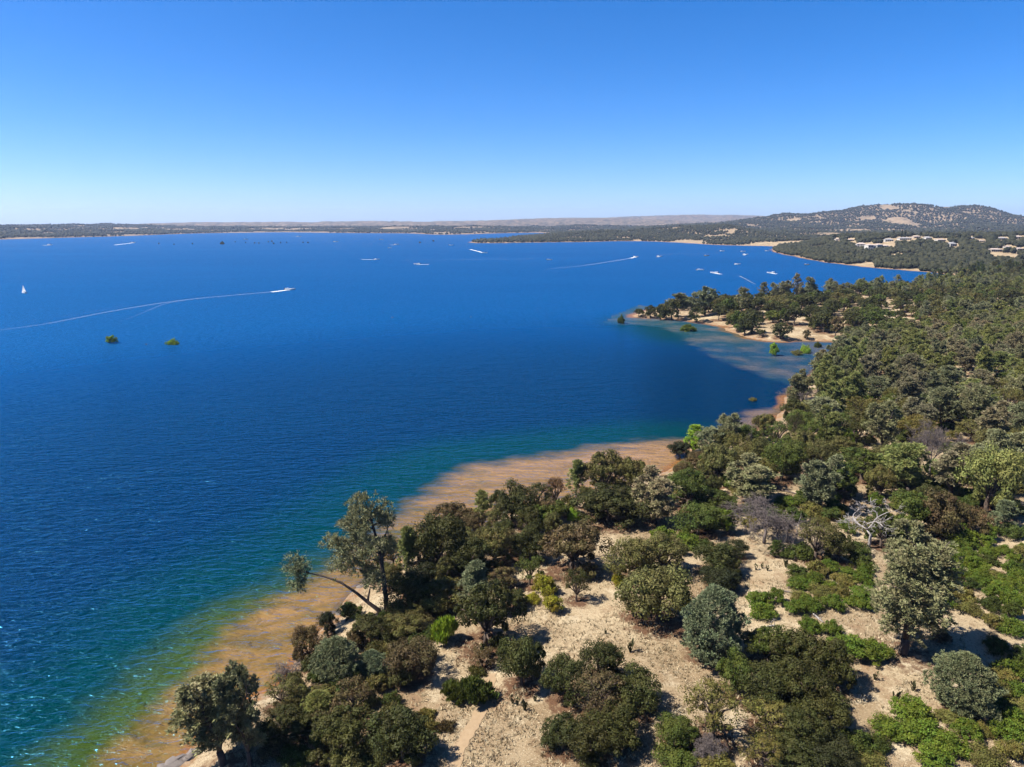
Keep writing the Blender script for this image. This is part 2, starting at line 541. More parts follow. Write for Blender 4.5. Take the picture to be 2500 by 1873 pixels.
# ------------------------------------------------------------------ water: colour follows silt and shallows, with sky reflection painted in offshore
PL1 = [(150, 1960), (242, 1850), (326, 1770), (396, 1702), (466, 1630), (513, 1585), (560, 1525), (606, 1490), (676, 1452), (720, 1432), (770, 1405), (830, 1362),
       (890, 1310), (944, 1271), (993, 1236), (1054, 1193), (1115, 1149), (1164, 1134), (1240, 1126), (1346, 1110), (1420, 1097), (1500, 1089), (1568, 1077), (1649, 1074), (1680, 1078)]
PL2 = [(1470, 790), (1560, 792), (1620, 800), (1654, 816), (1691, 841), (1727, 863), (1764, 880), (1813, 897), (1862, 917), (1898, 929), (1923, 938), (1960, 945)]
PL3 = [(1735, 1060), (1752, 1046), (1778, 1029), (1815, 1026), (1812, 1003), (1850, 998), (1890, 996), (1911, 979), (1925, 965)]
def plume(px, close):
    line = chaikin(unproj(*np.array(px).T), 2)
    return line, np.vstack([line, unproj(*np.array(close).T)])
P1 = plume(PL1, [(1700, 1120), (1500, 1300), (1000, 1500), (700, 1800), (500, 1980)])
P2 = plume(PL2, [(2050, 930), (2130, 850), (2120, 800), (1800, 760), (1560, 745), (1500, 770)])
P3 = plume(PL3, [(1960, 990), (1950, 1060), (1800, 1110)])
NA, NR = 420, 520
ang = np.radians(np.linspace(-62, 62, NA))
rad = 25.0 * (13000 / 25.0) ** (np.linspace(0, 1, NR))
AA, RR = np.meshgrid(ang, rad, indexing='ij')
WP = np.stack([np.sin(AA) * RR, np.cos(AA) * RR], -1).reshape(-1, 2)
WD = shore_d(WP)
idx = np.arange(NA * NR).reshape(NA, NR)
WF = np.stack([idx[:-1, :-1], idx[:-1, 1:], idx[1:, 1:], idx[1:, :-1]], -1).reshape(-1, 4)[:, ::-1]
WF = WF[WD[WF].min(1) < np.clip(RR.reshape(-1)[WF].mean(1) * .03, 4, 200)]
u, inv = np.unique(WF, return_inverse=True)
WV = WP[u]
wme = mesh_np("lake", np.column_stack([WV, np.zeros(len(u))]), inv.reshape(WF.shape), None, True)
def signed(pl):
    d = seg_dist(WV, pl[0])
    return np.where(inside(WV, pl[1]), d, -d)
rW = np.hypot(*WV.T)
s1, s2, s3 = signed(P1), signed(P2), signed(P3)
attr(wme, "silt", np.clip(s1 / np.clip(rW * .035, 3.0, 10), -3, 3))
attr(wme, "silt_bay", np.clip(s2 / 14, -3, 3))
attr(wme, "silt_cove", np.clip(s3 / 7, -3, 3))
off = np.maximum(0, -s1)
attr(wme, "teal", (1 - ss(0, 46, off)) * (1 - ss(170, 290, rW)) + .45 * (1 - ss(0, 26, off)) * ss(150, 200, rW) + .95 * (1 - ss(5, 75, -s2)) * ss(330, 400, rW) * ss(-60, -10, -np.abs(WV[:, 0] - 95)))
attr(wme, "silt_far", ss(120, 200, rW))
attr(wme, "green", (1 - ss(0, 15, off)) * (1 - ss(95, 150, rW)))
attr(wme, "open", ss(20, 330, off + .25 * np.maximum(0, -s2)) * ss(90, 480, rW))
attr(wme, "shallow", 1 - ss(.3, np.clip(rW * .02, 2.2, 9), -WD[u]))
def mat_water():
    t = NT("lake_water")
    p = t.pos()
    warp = t.math('SUBTRACT', t.noise(.16, 5, t.mapping(p, (.6, 1, 1), (0, 0, .5)), .6), .5)
    patch = t.noise(.05, 4, p, .6)
    deep = t.mix(t.noise(.012, 4, t.mapping(p, (.5, 1, 1))), (0.0001, 0.0090, 0.0254), (0.0002, 0.0131, 0.0353))
    deep = t.mix(t.attr("open"), deep, t.mix(t.noise(.004, 4, t.mapping(p, (.35, 1, 1)), .6), (0.0002, 0.0315, 0.1050), (0.0002, 0.0407, 0.1312)))  # far water painted brighter blue, standing in for the sky's reflection
    c = t.mix(t.ramp(t.math('ADD', t.attr("teal"), t.math('MULTIPLY', warp, .45)), .05, 1.0), deep, (0.0002, 0.0209, 0.0197))
    c = t.mix(t.ramp(t.math('ADD', t.attr("green"), t.math('MULTIPLY', warp, .9)), .1, 1.0), c, (0.0246, 0.0426, 0.0025))
    bay = t.ramp(t.math('ADD', t.attr("silt_bay"), t.math('MULTIPLY', warp, 1.0)), -.25, .25)
    c = t.mix(t.math('MULTIPLY', bay, t.math('ADD', t.math('MULTIPLY', patch, .7), .12)), c, t.mix(t.ramp(patch, .38, .68), (0.0197, 0.0558, 0.0689), (0.0984, 0.0886, 0.0722)))
    cove = t.ramp(t.math('ADD', t.attr("silt_cove"), t.math('MULTIPLY', warp, 1.4)), -.3, .6)
    c = t.mix(t.math('MULTIPLY', cove, .8), c, (0.1312, 0.0886, 0.0590))
    s1 = t.ramp(t.math('ADD', t.attr("silt"), t.math('MULTIPLY', warp, 2.2)), -.7, 1.0)
    streak = t.noise(.22, 5, t.mapping(p, (.35, 1.2, 1), (0, 0, -.55)), .65)
    tan_near = t.mix(t.ramp(streak, .35, .65), (0.0827, 0.0556, 0.0123), (0.1614, 0.0939, 0.0279))
    tan_far = t.mix(t.ramp(streak, .35, .65), (0.1574, 0.0904, 0.0335), (0.2204, 0.1287, 0.0558))
    tan = t.mix(t.attr("silt_far"), tan_near, tan_far)
    weed = t.math('MULTIPLY', t.ramp(t.noise(.11, 4, t.mapping(p, (.6, 1, 1), (0, 0, -.6)), .6), .54, .68), t.math('SUBTRACT', 1.0, t.attr("silt_far"), True))
    tan = t.mix(t.math('MULTIPLY', weed, .7), tan, (0.0276, 0.0394, 0.0066))
    c = t.mix(s1, c, tan)
    shl = t.ramp(t.math('ADD', t.attr("shallow"), t.math('MULTIPLY', warp, .8)), .3, .95)
    c = t.mix(shl, c, t.mix(t.ramp(t.noise(.03, 3, p), .42, .58), (0.0722, 0.0512, 0.0216), (0.1640, 0.0754, 0.0197)))
    # wind ripples: crests run across the view
    m1 = t.mapping(p, (.30, .68, 1), (0, 0, -.14))
    m2 = t.mapping(p, (.8, 1.7, 1), (0, 0, .16))
    m3 = t.mapping(p, (.07, .17, 1), (0, 0, .05))
    h = t.math('ADD', t.math('MULTIPLY', t.noise(1.0, 2, m1, .5, .5), 1.0), t.math('MULTIPLY', t.noise(1.0, 3, m2, .6, .4), .40))
    h = t.math('ADD', h, t.math('MULTIPLY', t.noise(1.0, 2, m3, .5, .4), .9))
    gust = t.math('ADD', t.math('MULTIPLY', t.noise(.006, 4, t.mapping(p, (.4, 1, 1), (0, 0, .2)), .6), .9), .55)
    h = t.math('MULTIPLY', h, gust)
    nb = t.bump(h, 1.0, .75)
    df = t.new("ShaderNodeBsdfDiffuse")
    t.l.new(c, df.inputs[0]); t.l.new(nb, df.inputs['Normal'])
    gl = t.new("ShaderNodeBsdfGlossy")
    gl.inputs[0].default_value = (.12, .54, 1.0, 1)
    t.l.new(t.math('ADD', t.math('MULTIPLY', t.attr("open"), .25), .10), gl.inputs['Roughness']); t.l.new(nb, gl.inputs['Normal'])
    fr = t.new("ShaderNodeFresnel")
    fr.inputs[0].default_value = 1.333; t.l.new(nb, fr.inputs['Normal'])
    mx = t.new("ShaderNodeMixShader")
    t.l.new(t.math('MULTIPLY', fr.outputs[0], t.math('SUBTRACT', .64, t.math('MULTIPLY', t.attr("open"), .26)), True), mx.inputs[0]); t.l.new(df.outputs[0], mx.inputs[1]); t.l.new(gl.outputs[0], mx.inputs[2])
    t.l.new(mx.outputs[0], t.out.inputs[0])
    return t.m
wme.materials.append(mat_water())
link("lake", wme, kind="structure", label="deep blue lake with tan silt along the near shore")

# ------------------------------------------------------------------ foliage builders
RNG = np.random.default_rng(7)
def unit(v):
    return v / (np.linalg.norm(v, axis=-1, keepdims=True) + 1e-9)

def sph(n, rng, zmin=-1.0):
    z = rng.uniform(zmin, 1, n); a = rng.uniform(0, 2 * np.pi, n)
    s = np.sqrt(1 - z * z)
    return np.stack([s * np.cos(a), s * np.sin(a), z], 1)

def leaf_mesh(name, P, T, N, S, asp, tint, hue, mat):
    """rhombic leaf sprays: centre P, long axis T, face normal N"""
    B = unit(np.cross(N, T))
    a = T * S[:, None]; b = B * (S * asp)[:, None]
    V = np.stack([P + a, P + b, P - a, P - b], 1).reshape(-1, 3)
    F = np.arange(len(P) * 4).reshape(-1, 4)
    me = mesh_np(name, V, F, mat)
    attr(me, "tint", tint, 'FACE'); attr(me, "hue", hue, 'FACE')
    return me

def clump_leaves(C, R, n, rng, ls, squash=.8, orient=1.1, zmin=-.7, scatter=.30):
    """n leaves on and around each clump sphere"""
    k = len(C)
    d = sph(k * n, rng, zmin)
    Cr = np.repeat(C, n, 0); Rr = np.repeat(R, n)
    rr = Rr * (1 - scatter + 2 * scatter * rng.random(k * n) ** 1.4 * .95)
    P = Cr + d * rr[:, None] * np.array([1, 1, squash])
    N = unit(d * orient + rng.normal(0, .36, (k * n, 3)) + np.array([0, 0, .15]))
    T = unit(np.cross(N, rng.normal(0, 1, (k * n, 3))))
    S = ls * rng.uniform(.6, 1.35, k * n)
    tint = np.clip(np.repeat(rng.normal(.5, .19, k), n) + rng.normal(0, .16, k * n), 0, 1)
    hue = np.clip(np.repeat(rng.random(k), n) * .6 + rng.random(k * n) * .4, 0, 1)
    return P, T, N, S, tint, hue

def limb(mb, a, b, r0, r1, rng, n=4, bow=.12, sides=5):
    a, b = np.array(a, float), np.array(b, float)
    L = np.linalg.norm(b - a)
    pts, rad = [], []
    off = rng.normal(0, bow * L, 3); off[2] = abs(off[2]) * .6
    for i in range(n + 1):
        t = i / n
        pts.append(a + (b - a) * t + off * math.sin(math.pi * t) + (rng.normal(0, .02 * L, 3) if 0 < i < n else 0))
        rad.append(r0 + (r1 - r0) * t)
    mb.tube(pts, rad, sides)
    return pts

def make_oak(name, seed, W=9.0, H=8.0, lobes=8, cl=10, n=130, ls=.17, clear=.09, gap=0.0, lob=.27):
    rng = np.random.default_rng(seed)
    LC, LR = [], []
    for i in range(lobes):
        a = 2 * np.pi * (i * .618 + rng.uniform(-.08, .08))
        q = (i + .5) / lobes
        rr = W * .5 * (1 - lob * 1.0) * math.sqrt(q) * rng.uniform(.75, 1.3)
        R = W * lob * rng.uniform(.6, 1.25)
        zt = H - R * .85 - (rr / (W * .5)) ** 2 * H * .38 * rng.uniform(.6, 1.3)
        LC.append((rr * math.cos(a), rr * math.sin(a), max(zt, clear * H + R * .45))); LR.append(R)
    # skirts low down
    for i in range(max(3, lobes // 2)):
        a = rng.uniform(0, 2 * np.pi); R = W * lob * rng.uniform(.55, .8)
        rr = W * .5 - R * .95
        LC.append((rr * math.cos(a), rr * math.sin(a), clear * H + R * rng.uniform(.6, 1.1))); LR.append(R)
    LC, LR = np.array(LC), np.array(LR)
    C, R = [], []
    for c, r in zip(LC, LR):
        d = sph(cl, rng, -.55)
        cc = c + d * (r * rng.uniform(.62, .95, (cl, 1))) * np.array([1, 1, .85])
        C.append(cc); R.append(r * rng.uniform(.30, .50, cl))
    C, R = np.vstack(C), np.concatenate(R)
    C[:, 2] = np.maximum(C[:, 2], R * .6 + .1)
    if gap:
        k = rng.random(len(C)) > gap; C, R = C[k], R[k]
    P, T, N, S, ti, hu = clump_leaves(C, R, n, rng, ls)
    ok = P[:, 2] > .05
    crown = leaf_mesh(name + "_crown", P[ok], T[ok], N[ok], S[ok], .62, ti[ok], hu[ok], M['leaf'])
    mb = MB()
    fork = np.array([rng.normal(0, .25), rng.normal(0, .25), H * rng.uniform(.2, .3)])
    r0 = .045 * H
    limb(mb, (0, 0, -.5), fork, r0 * 1.25, r0 * .8, rng, 4, .04, 8)
    for c, r in zip(LC, LR):
        pts = limb(mb, fork, c, r0 * .55, r0 * .2, rng, 4, .10, 6)
        near = C[np.argsort(((C - c) ** 2).sum(1))[:4]]
        for q in near:
            limb(mb, pts[-2], q, r0 * .2, r0 * .06, rng, 2, .1, 4)
    return mb.mesh(name + "_trunk", M['bark'], True), crown

def needle_leaves(C, D, R, n, rng, ls):
    """tufts of long needles radiating from C towards D"""
    k = len(C)
    d = unit(np.repeat(D, n, 0) * .75 + rng.normal(0, .62, (k * n, 3)))
    rr = np.repeat(R, n) * rng.uniform(.25, 1.0, k * n)
    P = np.repeat(C, n, 0) + d * rr[:, None]
    T = unit(d + rng.normal(0, .25, d.shape))
    N = unit(np.cross(T, rng.normal(0, 1, d.shape)) + np.repeat(D, n, 0) * .5)
    S = ls * rng.uniform(.7, 1.3, k * n)
    tint = np.clip(np.repeat(rng.normal(.5, .14, k), n) + rng.normal(0, .13, k * n), 0, 1)
    hue = np.clip(np.repeat(rng.random(k), n) * .6 + rng.random(k * n) * .4, 0, 1)
    return P, T, N, S, tint, hue

def make_pine(name, seed, W=8.0, H=15.0, stems=2, br=26, tuft=7, n=42, ls=.24, clear=.25, fat=1.0, rt=.6):
    """open grey pine: forked trunk, upswept limbs, rounded plumes of tufts"""
    rng = np.random.default_rng(seed)
    mb = MB(); C, D, R = [], [], []
    r0 = .022 * H
    fz = H * min(clear + .05, rng.uniform(.12, .26))
    limb(mb, (0, 0, -.5), (0, 0, fz), r0 * 1.3, r0, rng, 3, .02, 8)
    for s in range(stems):
        a = 2 * np.pi * (s / stems) + rng.uniform(-.4, .4)
        sp = W * (.20 if stems > 1 else .03) * rng.uniform(.7, 1.2)
        top = np.array([math.cos(a) * sp, math.sin(a) * sp, H * rng.uniform(.86, 1.0) if s else H])
        stem = limb(mb, (0, 0, fz), top, r0 * .8, r0 * .1, rng, 7, .035, 6)
        stem = np.array(stem)
        for b in range(br):
            t = rng.uniform(0.02, 1) ** .8
            z0 = fz + (top[2] - fz) * t
            if z0 < H * clear: continue
            base = np.array([np.interp(z0, stem[:, 2], stem[:, i]) for i in range(3)])
            a2 = rng.uniform(0, 2 * np.pi)
            prof = math.sin(math.pi * min(1, .16 + .84 * t)) ** .6 * (1.05 - .35 * t)
            L = W * .5 * (.62 if stems > 1 else .95) * prof * rng.uniform(.55, 1.1) * fat
            tip = base + np.array([math.cos(a2) * L, math.sin(a2) * L, L * rng.uniform(.25, .75)])
            tip[2] = min(tip[2], H * 1.02)
            pts = limb(mb, base, tip, r0 * .22 * (1 - .6 * t) + .015, .012, rng, 3, .08, 4)
            for k in range(tuft):
                u = rng.uniform(.45, 1.05)
                q = base + (tip - base) * u + rng.normal(0, .16 * L + .1, 3)
                C.append(q); D.append(unit(tip - base + np.array([0, 0, .7 * L]))); R.append(rt * rng.uniform(.6, 1.2))
    C, D, R = np.array(C), np.array(D), np.array(R)
    P, T, N, S, ti, hu = needle_leaves(C, D, R, n, rng, ls)
    crown = leaf_mesh(name + "_crown", P, T, N, S, .30, ti, hu, M['needle'])
    return mb.mesh(name + "_trunk", M['pine_bark'], True), crown

def make_bushy_pine(name, seed, W=7.5, H=9.5, tufts=620, n=34, ls=.22):
    """dense young pine, foliage to the ground, rounded teardrop of upswept tufts"""
    rng = np.random.default_rng(seed)
    a = rng.uniform(0, 2 * np.pi, tufts); t = rng.uniform(0, 1, tufts)
    lob = 1 + .20 * np.sin(a * 2 + seed) + .16 * np.sin(a * 5 + 2 + 9 * t) + .16 * np.sin(t * 21 + a * 3)
    prof = np.sin(np.pi * (.12 + .88 * t) ** .95) ** .62
    prof = np.where(t < .12, prof * (.75 + 2 * t), prof)
    rr = W * .5 * prof * lob * rng.uniform(.62, 1.0, tufts) * .95
    C = np.stack([rr * np.cos(a), rr * np.sin(a), .04 * H + t * H * .93], 1)
    D = unit(np.stack([np.cos(a), np.sin(a), .55 + 1.1 * t], 1))
    R = rng.uniform(.4, .72, tufts)
    P, T, N, S, ti, hu = needle_leaves(C, D, R, n, rng, ls)
    ok = P[:, 2] > .02
    crown = leaf_mesh(name + "_crown", P[ok], T[ok], N[ok], S[ok], .32, ti[ok], hu[ok], M['needle'])
    mb = MB()
    limb(mb, (0, 0, -.4), (0, 0, H * .95), .2, .03, rng, 5, .02, 7)
    for i in range(0, tufts, 9):
        z = max(.3, C[i, 2] - np.hypot(*C[i, :2]) * .55)
        limb(mb, (0, 0, z), C[i], .045, .012, rng, 2, .06, 4)
    return mb.mesh(name + "_trunk", M['pine_bark'], True), crown

def make_shrub(name, seed, W=3.4, H=2.0, lobes=9, cl=7, n=95, ls=.088, erect=.0):
    rng = np.random.default_rng(seed)
    C, R, LC = [], [], []
    for i in range(lobes):
        a = 2 * np.pi * i * .618 + rng.uniform(-.3, .3)
        rr = W * .5 * .72 * math.sqrt((i + .3) / lobes)
        r = W * .22 * rng.uniform(.75, 1.2)
        c = np.array([rr * math.cos(a), rr * math.sin(a), max(r * .45, (H - r) * math.sqrt(max(.02, 1 - (rr / (W * .40)) ** 2)) * rng.uniform(.75, 1.05))])
        LC.append(c)
        d = sph(cl, rng, -.3)
        C.append(c + d * r * rng.uniform(.5, 1, (cl, 1))); R.append(r * rng.uniform(.3, .55, cl))
    C, R = np.vstack(C), np.concatenate(R)
    P, T, N, S, ti, hu = clump_leaves(C, R, n, rng, ls, .85, .6, -.6, .4)
    if erect:
        T = unit(T * (1 - erect) + np.array([0, 0, 1]) * erect + (P * np.array([1, 1, 0])) * .15)
        N = unit(np.cross(T, rng.normal(0, 1, T.shape)))
    ok = P[:, 2] > .02
    crown = leaf_mesh(name + "_foliage", P[ok], T[ok], N[ok], S[ok], .55 if not erect else .3, ti[ok], hu[ok], M['leaf'])
    mb = MB()
    for c in LC:
        limb(mb, (c[0] * .15, c[1] * .15, -.1), c * np.array([1, 1, .9]), .05, .015, rng, 3, .1, 4)
    return mb.mesh(name + "_stems", M['bark'], True), crown

def grow(mb, rng, p, d, L, r, depth, spread=.7, kids=3, wob=.25, lift=.1, taper=.6, minr=.012):
    n = 4 if depth > 0 else 2
    pts, rad = [np.array(p)], [r]
    q, dd = np.array(p, float), np.array(d, float)
    for i in range(n):
        dd = unit(dd + rng.normal(0, wob, 3) * .6 + np.array([0, 0, lift]) * .4)
        q = q + dd * L / n
        pts.append(q); rad.append(max(minr, r * (1 - (1 - taper) * (i + 1) / n)))
    mb.tube(pts, rad, 6 if depth > 2 else (5 if depth > 1 else 3))
    if depth <= 0: return
    for k in range(kids):
        i = rng.integers(2, n + 1) if k else n
        nd = unit(dd + rng.normal(0, spread, 3))
        grow(mb, rng, pts[i], nd, L * rng.uniform(.55, .85), rad[i] * rng.uniform(.6, .85), depth - 1, spread, kids, wob, lift, taper, minr)

def make_dead(name, seed, H=9.0, depth=4, kids=3, spread=.75, lift=.2, mat='dead_grey', stems=2, r=.2, d0=None, wob=.25, minr=.014):
    rng = np.random.default_rng(seed)
    mb = MB()
    if d0 is None: d0 = (0, 0, 1)
    base = limb(mb, (0, 0, -.4), np.array(d0) * H * .32, r * 1.25, r, rng, 4, .04, 8)
    for s in range(stems):
        a = 2 * np.pi * s / stems + rng.uniform(-.3, .3)
        grow(mb, rng, base[-1], unit(np.array(d0) + np.array([math.cos(a), math.sin(a), .35]) * .65), H * .3, r * .75, depth, spread, kids, wob, lift, .62, minr)
    return mb.mesh(name, M[mat], True)

# prototypes: several individuals of each kind, copies share their meshes
PROTO = {
    'oak': [make_oak("oak", 11, 9, 8.0), make_oak("oak", 12, 9, 7.4, 9, 9), make_oak("oak", 13, 9, 8.6, 7, 11, 130, .17, .07, .0, .30),
            make_oak("oak", 14, 9, 8.0, 10, 9, 120, .16, .08, .1, .23), make_oak("oak", 15, 9, 7.6, 6, 12, 135, .17, .22, .05, .31), make_oak("oak", 16, 9, 8.4, 11, 8, 120, .165, .08, .12, .22)],
    'airy': [make_oak("airy_oak", 21, 9, 8.6, 9, 7, 62, .15, .28, .25, .24), make_oak("airy_oak", 22, 9, 9.2, 8, 8, 58, .15, .3, .25, .25)],
    'pine': [make_pine("pine", 31, 8, 13, 2, 40, 7, 34, .24, .10), make_pine("pine", 32, 8, 13, 3, 28, 7, 34, .24, .12), make_pine("pine", 33, 8, 12, 1, 70, 7, 34, .24, .08), make_pine("pine", 34, 8, 13, 2, 36, 7, 34, .24, .2)],
    'bushy': [make_bushy_pine("bushy_pine", 41), make_bushy_pine("bushy_pine", 42, 7.5, 8.5)],
    'bigpine': [make_pine("bigpine", 36, 15, 23, 3, 60, 9, 34, .24, .08, 1.0, .62)],
    'bigbushy': [make_bushy_pine("bigbushy", 44, 12, 14, 1450, 34, .23)],
    'spire': [make_pine("spire_pine", 51, 4.2, 11, 1, 50, 6, 36, .2, .08), make_pine("spire_pine", 52, 4.2, 11, 1, 44, 6, 36, .2, .1)],
    'shrub': [make_shrub("shrub", 61), make_shrub("shrub", 62, 3.4, 1.7, 11, 6), make_shrub("shrub", 63, 3.2, 2.2, 7, 8), make_shrub("shrub", 64, 3.4, 1.6, 12, 6, 80, .085)],
    'broom': [make_shrub("broom", 66, 3.4, 2.1, 9, 8, 70, .2, .65), make_shrub("broom", 67, 3.2, 1.8, 8, 8, 70, .2, .65)],
    # lighter copies for the middle distance
    'oak_far': [make_oak("oak_far", 71, 9, 7.6, 7, 7, 34, .34), make_oak("oak_far", 72, 9, 7.2, 8, 6, 34, .34), make_oak("oak_far", 73, 9, 8, 6, 8, 34, .34, .2, .1), make_oak("oak_far", 74, 9, 7, 9, 6, 30, .34, .25, .15)],
    'pine_far': [make_pine("pine_far", 75, 8, 13, 2, 20, 5, 16, .42, .2, 1.1, .8), make_pine("pine_far", 76, 8, 13, 3, 16, 5, 16, .42, .2, 1.1, .8), make_pine("pine_far", 77, 7, 13, 1, 34, 5, 16, .42, .2, 1.1, .8)],
}
def crown_size(me):
    v = np.empty(len(me.vertices) * 3, np.float32); me.vertices.foreach_get("co", v); v = v.reshape(-1, 3)
    return 2 * float(np.percentile(np.hypot(v[:, 0], v[:, 1]), 96)), float(np.percentile(v[:, 2], 99.7))
SIZE = {k: tuple(np.mean([crown_size(c) for _, c in v], 0)) for k, v in PROTO.items()}
KIND = {'bigpine': ('grey_pine', 'pine tree', 'trunk', 'crown'), 'bigbushy': ('young_pine', 'pine tree', 'trunk', 'crown'), 'oak': ('oak_tree', 'oak tree', 'trunk', 'crown'), 'airy': ('oak_tree', 'oak tree', 'trunk', 'crown'), 'pine': ('grey_pine', 'pine tree', 'trunk', 'crown'),
        'bushy': ('young_pine', 'pine tree', 'trunk', 'crown'), 'spire': ('slender_pine', 'pine tree', 'trunk', 'crown'), 'shrub': ('shrub', 'shrub', 'stems', 'foliage'),
        'broom': ('broom_bush', 'bush', 'stems', 'foliage'), 'oak_far': ('oak_tree', 'oak tree', 'trunk', 'crown'), 'pine_far': ('grey_pine', 'pine tree', 'trunk', 'crown')}
TONE = {'od': (0.0449, 0.0464, 0.0116), 'oo': (0.0942, 0.0850, 0.0247), 'ob': (0.0835, 0.0618, 0.0247), 'og': (0.0618, 0.0773, 0.0139), 'pg': (0.1468, 0.1453, 0.0680), 'pt': (0.1662, 0.1430, 0.0758), 'pb': (0.1198, 0.1352, 0.0657),
        'po': (0.1430, 0.1507, 0.0425), 'sb': (0.0758, 0.1020, 0.0108), 'sd': (0.0479, 0.0603, 0.0108), 'so': (0.1082, 0.0942, 0.0232), 'sy': (0.1932, 0.1739, 0.0170), 'sl': (0.1546, 0.2241, 0.0193), 'dg': (0.0232, 0.0263, 0.0092),
        'br': (0.1005, 0.0572, 0.0263)}
TW = {'od': 'dark', 'dg': 'blackish', 'oo': 'olive', 'ob': 'brownish', 'og': 'green', 'pg': 'grey-green', 'po': 'olive-green', 'pt': 'tan-tinged', 'sb': 'bright green', 'so': 'olive-brown', 'sd': 'deep green', 'pb': 'blue-green'}
MARKS = {'slope': [("the white snag", 2116, 1300), ("the tall dead tree", 2266, 1130), ("the grey pine column", 2000, 1200), ("the lime-green tree", 1692, 1090), ("the cove", 1900, 1030), ("the slim dead tree", 1822, 1110), ("the light green tree", 2412, 1230),
                   ("the dark log", 1915, 1200), ("the bay corner", 2080, 880), ("the leafless tree", 1978, 1000), ("the sandy opening", 2240, 1100), ("the drooping dead tree", 1865, 1310), ("the wood's upper rim", 2330, 860), ("the round green oak", 2104, 1180)],
         'point': [("the tallest pine", 1722, 765), ("the curved beach", 1860, 830), ("the beach notch", 1780, 803), ("the broad beach oak", 1905, 825), ("the lone brown tree", 1970, 826), ("the bay corner", 2110, 842), ("the thin pines", 1930, 732), ("the bay head", 2345, 692),
                   ("the point's tip", 1550, 774), ("the neck's sand strips", 2170, 765), ("the neck's far sand", 2450, 745), ("the point's middle sand", 2020, 770)],
         'bay': [("the mansion", 2146, 640), ("the far beach", 2100, 650), ("the wooded cape", 1900, 615), ("the bay head", 2345, 676), ("the pinkish house", 2433, 640), ("the gabled house", 2328, 625)],
         'near': [("the tall grey pine", 2205, 1580), ("the big pale pine", 1738, 1600), ("the white log", 1996, 1510), ("the shadowed oaks", 1960, 1700), ("the young pine", 2344, 1740), ("the upper clearing", 1870, 1420), ("the great olive oak", 1608, 1520), ("the bottom corner", 2480, 1840),
                  ("the lower thicket", 2240, 1800), ("the straw strip", 2400, 1510), ("the snag oaks", 2240, 1320), ("the trail", 1170, 1720), ("the leaning pines", 600, 1850), ("the shore pine", 944, 1500), ("the tan water", 1250, 1240)]}
def where(S, region):
    q = min(MARKS[region], key=lambda m: (m[1] - S[0]) ** 2 + ((m[2] - S[1]) * 1.6) ** 2)
    dx, dy = S[0] - q[1], (S[1] - q[2]) * 1.6
    if abs(dx) > abs(dy): side = "right of " if dx > 0 else "left of "
    else: side = "below " if dy > 0 else "above "
    far = math.hypot(dx, dy)
    return ("just " if far < 45 else "" if far < 110 else "well ") + side + q[0]
def size_word(w, a, b):
    return "small" if w < a else ("large" if w > b else "middling")
PLACED = []      # (x, y, crown radius) for the leaf litter
COUNT = [0]

def plant(kind, loc, w, h, tone, label, group=None, lean=None, rng=random, cat=None, name=None):
    i = COUNT[0]; COUNT[0] += 1
    tr, cr = PROTO[kind][i % len(PROTO[kind])]
    nm, ct, pa, pb = KIND[kind]
    if nm == 'oak_tree' and tone in ('od', 'dg'): nm = 'live_oak'
    sw, sh = w / SIZE[kind][0], h / SIZE[kind][1]
    o = empty(name or nm, loc, rng.uniform(0, 6.283), (sw, sw, sh), label=label, category=cat or ct)
    if group: o["group"] = group
    if lean:
        ax = Vector((-lean[1], lean[0], 0)); a = ax.length
        o.rotation_mode = 'QUATERNION'
        from mathutils import Quaternion
        o.rotation_quaternion = Quaternion(ax.normalized(), a) @ Quaternion((0, 0, 1), rng.uniform(0, 6.283))
    link(pa, tr, o)
    c = link(pb, cr, o)
    b = TONE[tone] if isinstance(tone, str) else tone
    j = rng.uniform(.85, 1.15); k = rng.uniform(-.06, .06)
    c.color = (b[0] * j * (1 + k), b[1] * j, b[2] * j * (1 - k), 1)
    PLACED.append((loc[0], loc[1], w * .5, 1.0 if nm in ('oak_tree', 'live_oak') else (.75 if 'pine' in nm else .25)))
    return o

def plant_box(entries, kfront=.24):
    """entries: kind, centre x, top y, bottom y, width in photo pixels, tone, label[, group] -> stands on the ground there"""
    e = entries
    cx = np.array([q[1] for q in e], float); top = np.array([q[2] for q in e], float)
    bot = np.array([q[3] for q in e], float); w = np.array([q[4] for q in e], float)
    g0 = ground_at(cx, bot)
    dip = np.arctan2(CAM_H, np.hypot(g0[:, 0], g0[:, 1]))
    kf = np.array([{'pine': .12, 'bigpine': .10, 'spire': .12, 'pine_far': .12, 'airy': .15}.get(q[0], .26) for q in e])
    by = bot - kf * w * np.sin(dip) * 1.6
    g = ground_at(cx, by)
    _, _, dep = project(g)
    W = w * dep / F_PX * np.array([1.14 if q[0] in ('oak', 'airy', 'shrub', 'broom', 'pine') else 1.06 for q in e])
    d = ray(cx, top)
    t = g[:, 1] / d[:, 1]
    H = CAM_H + d[:, 2] * t - g[:, 2]
    # a dome's visible top edge lies a little behind its summit
    H = np.maximum(H - .10 * W * np.tan(dip), .35 * W * np.array([{'shrub': .9, 'broom': .9}.get(q[0], 1.2) for q in e]))
    out = []
    for i, q in enumerate(e):
        out.append(plant(q[0], tuple(g[i]), float(W[i]), float(max(H[i], .5)), q[5], q[6], q[7] if len(q) > 7 else None, q[8] if len(q) > 8 else None))
    return out

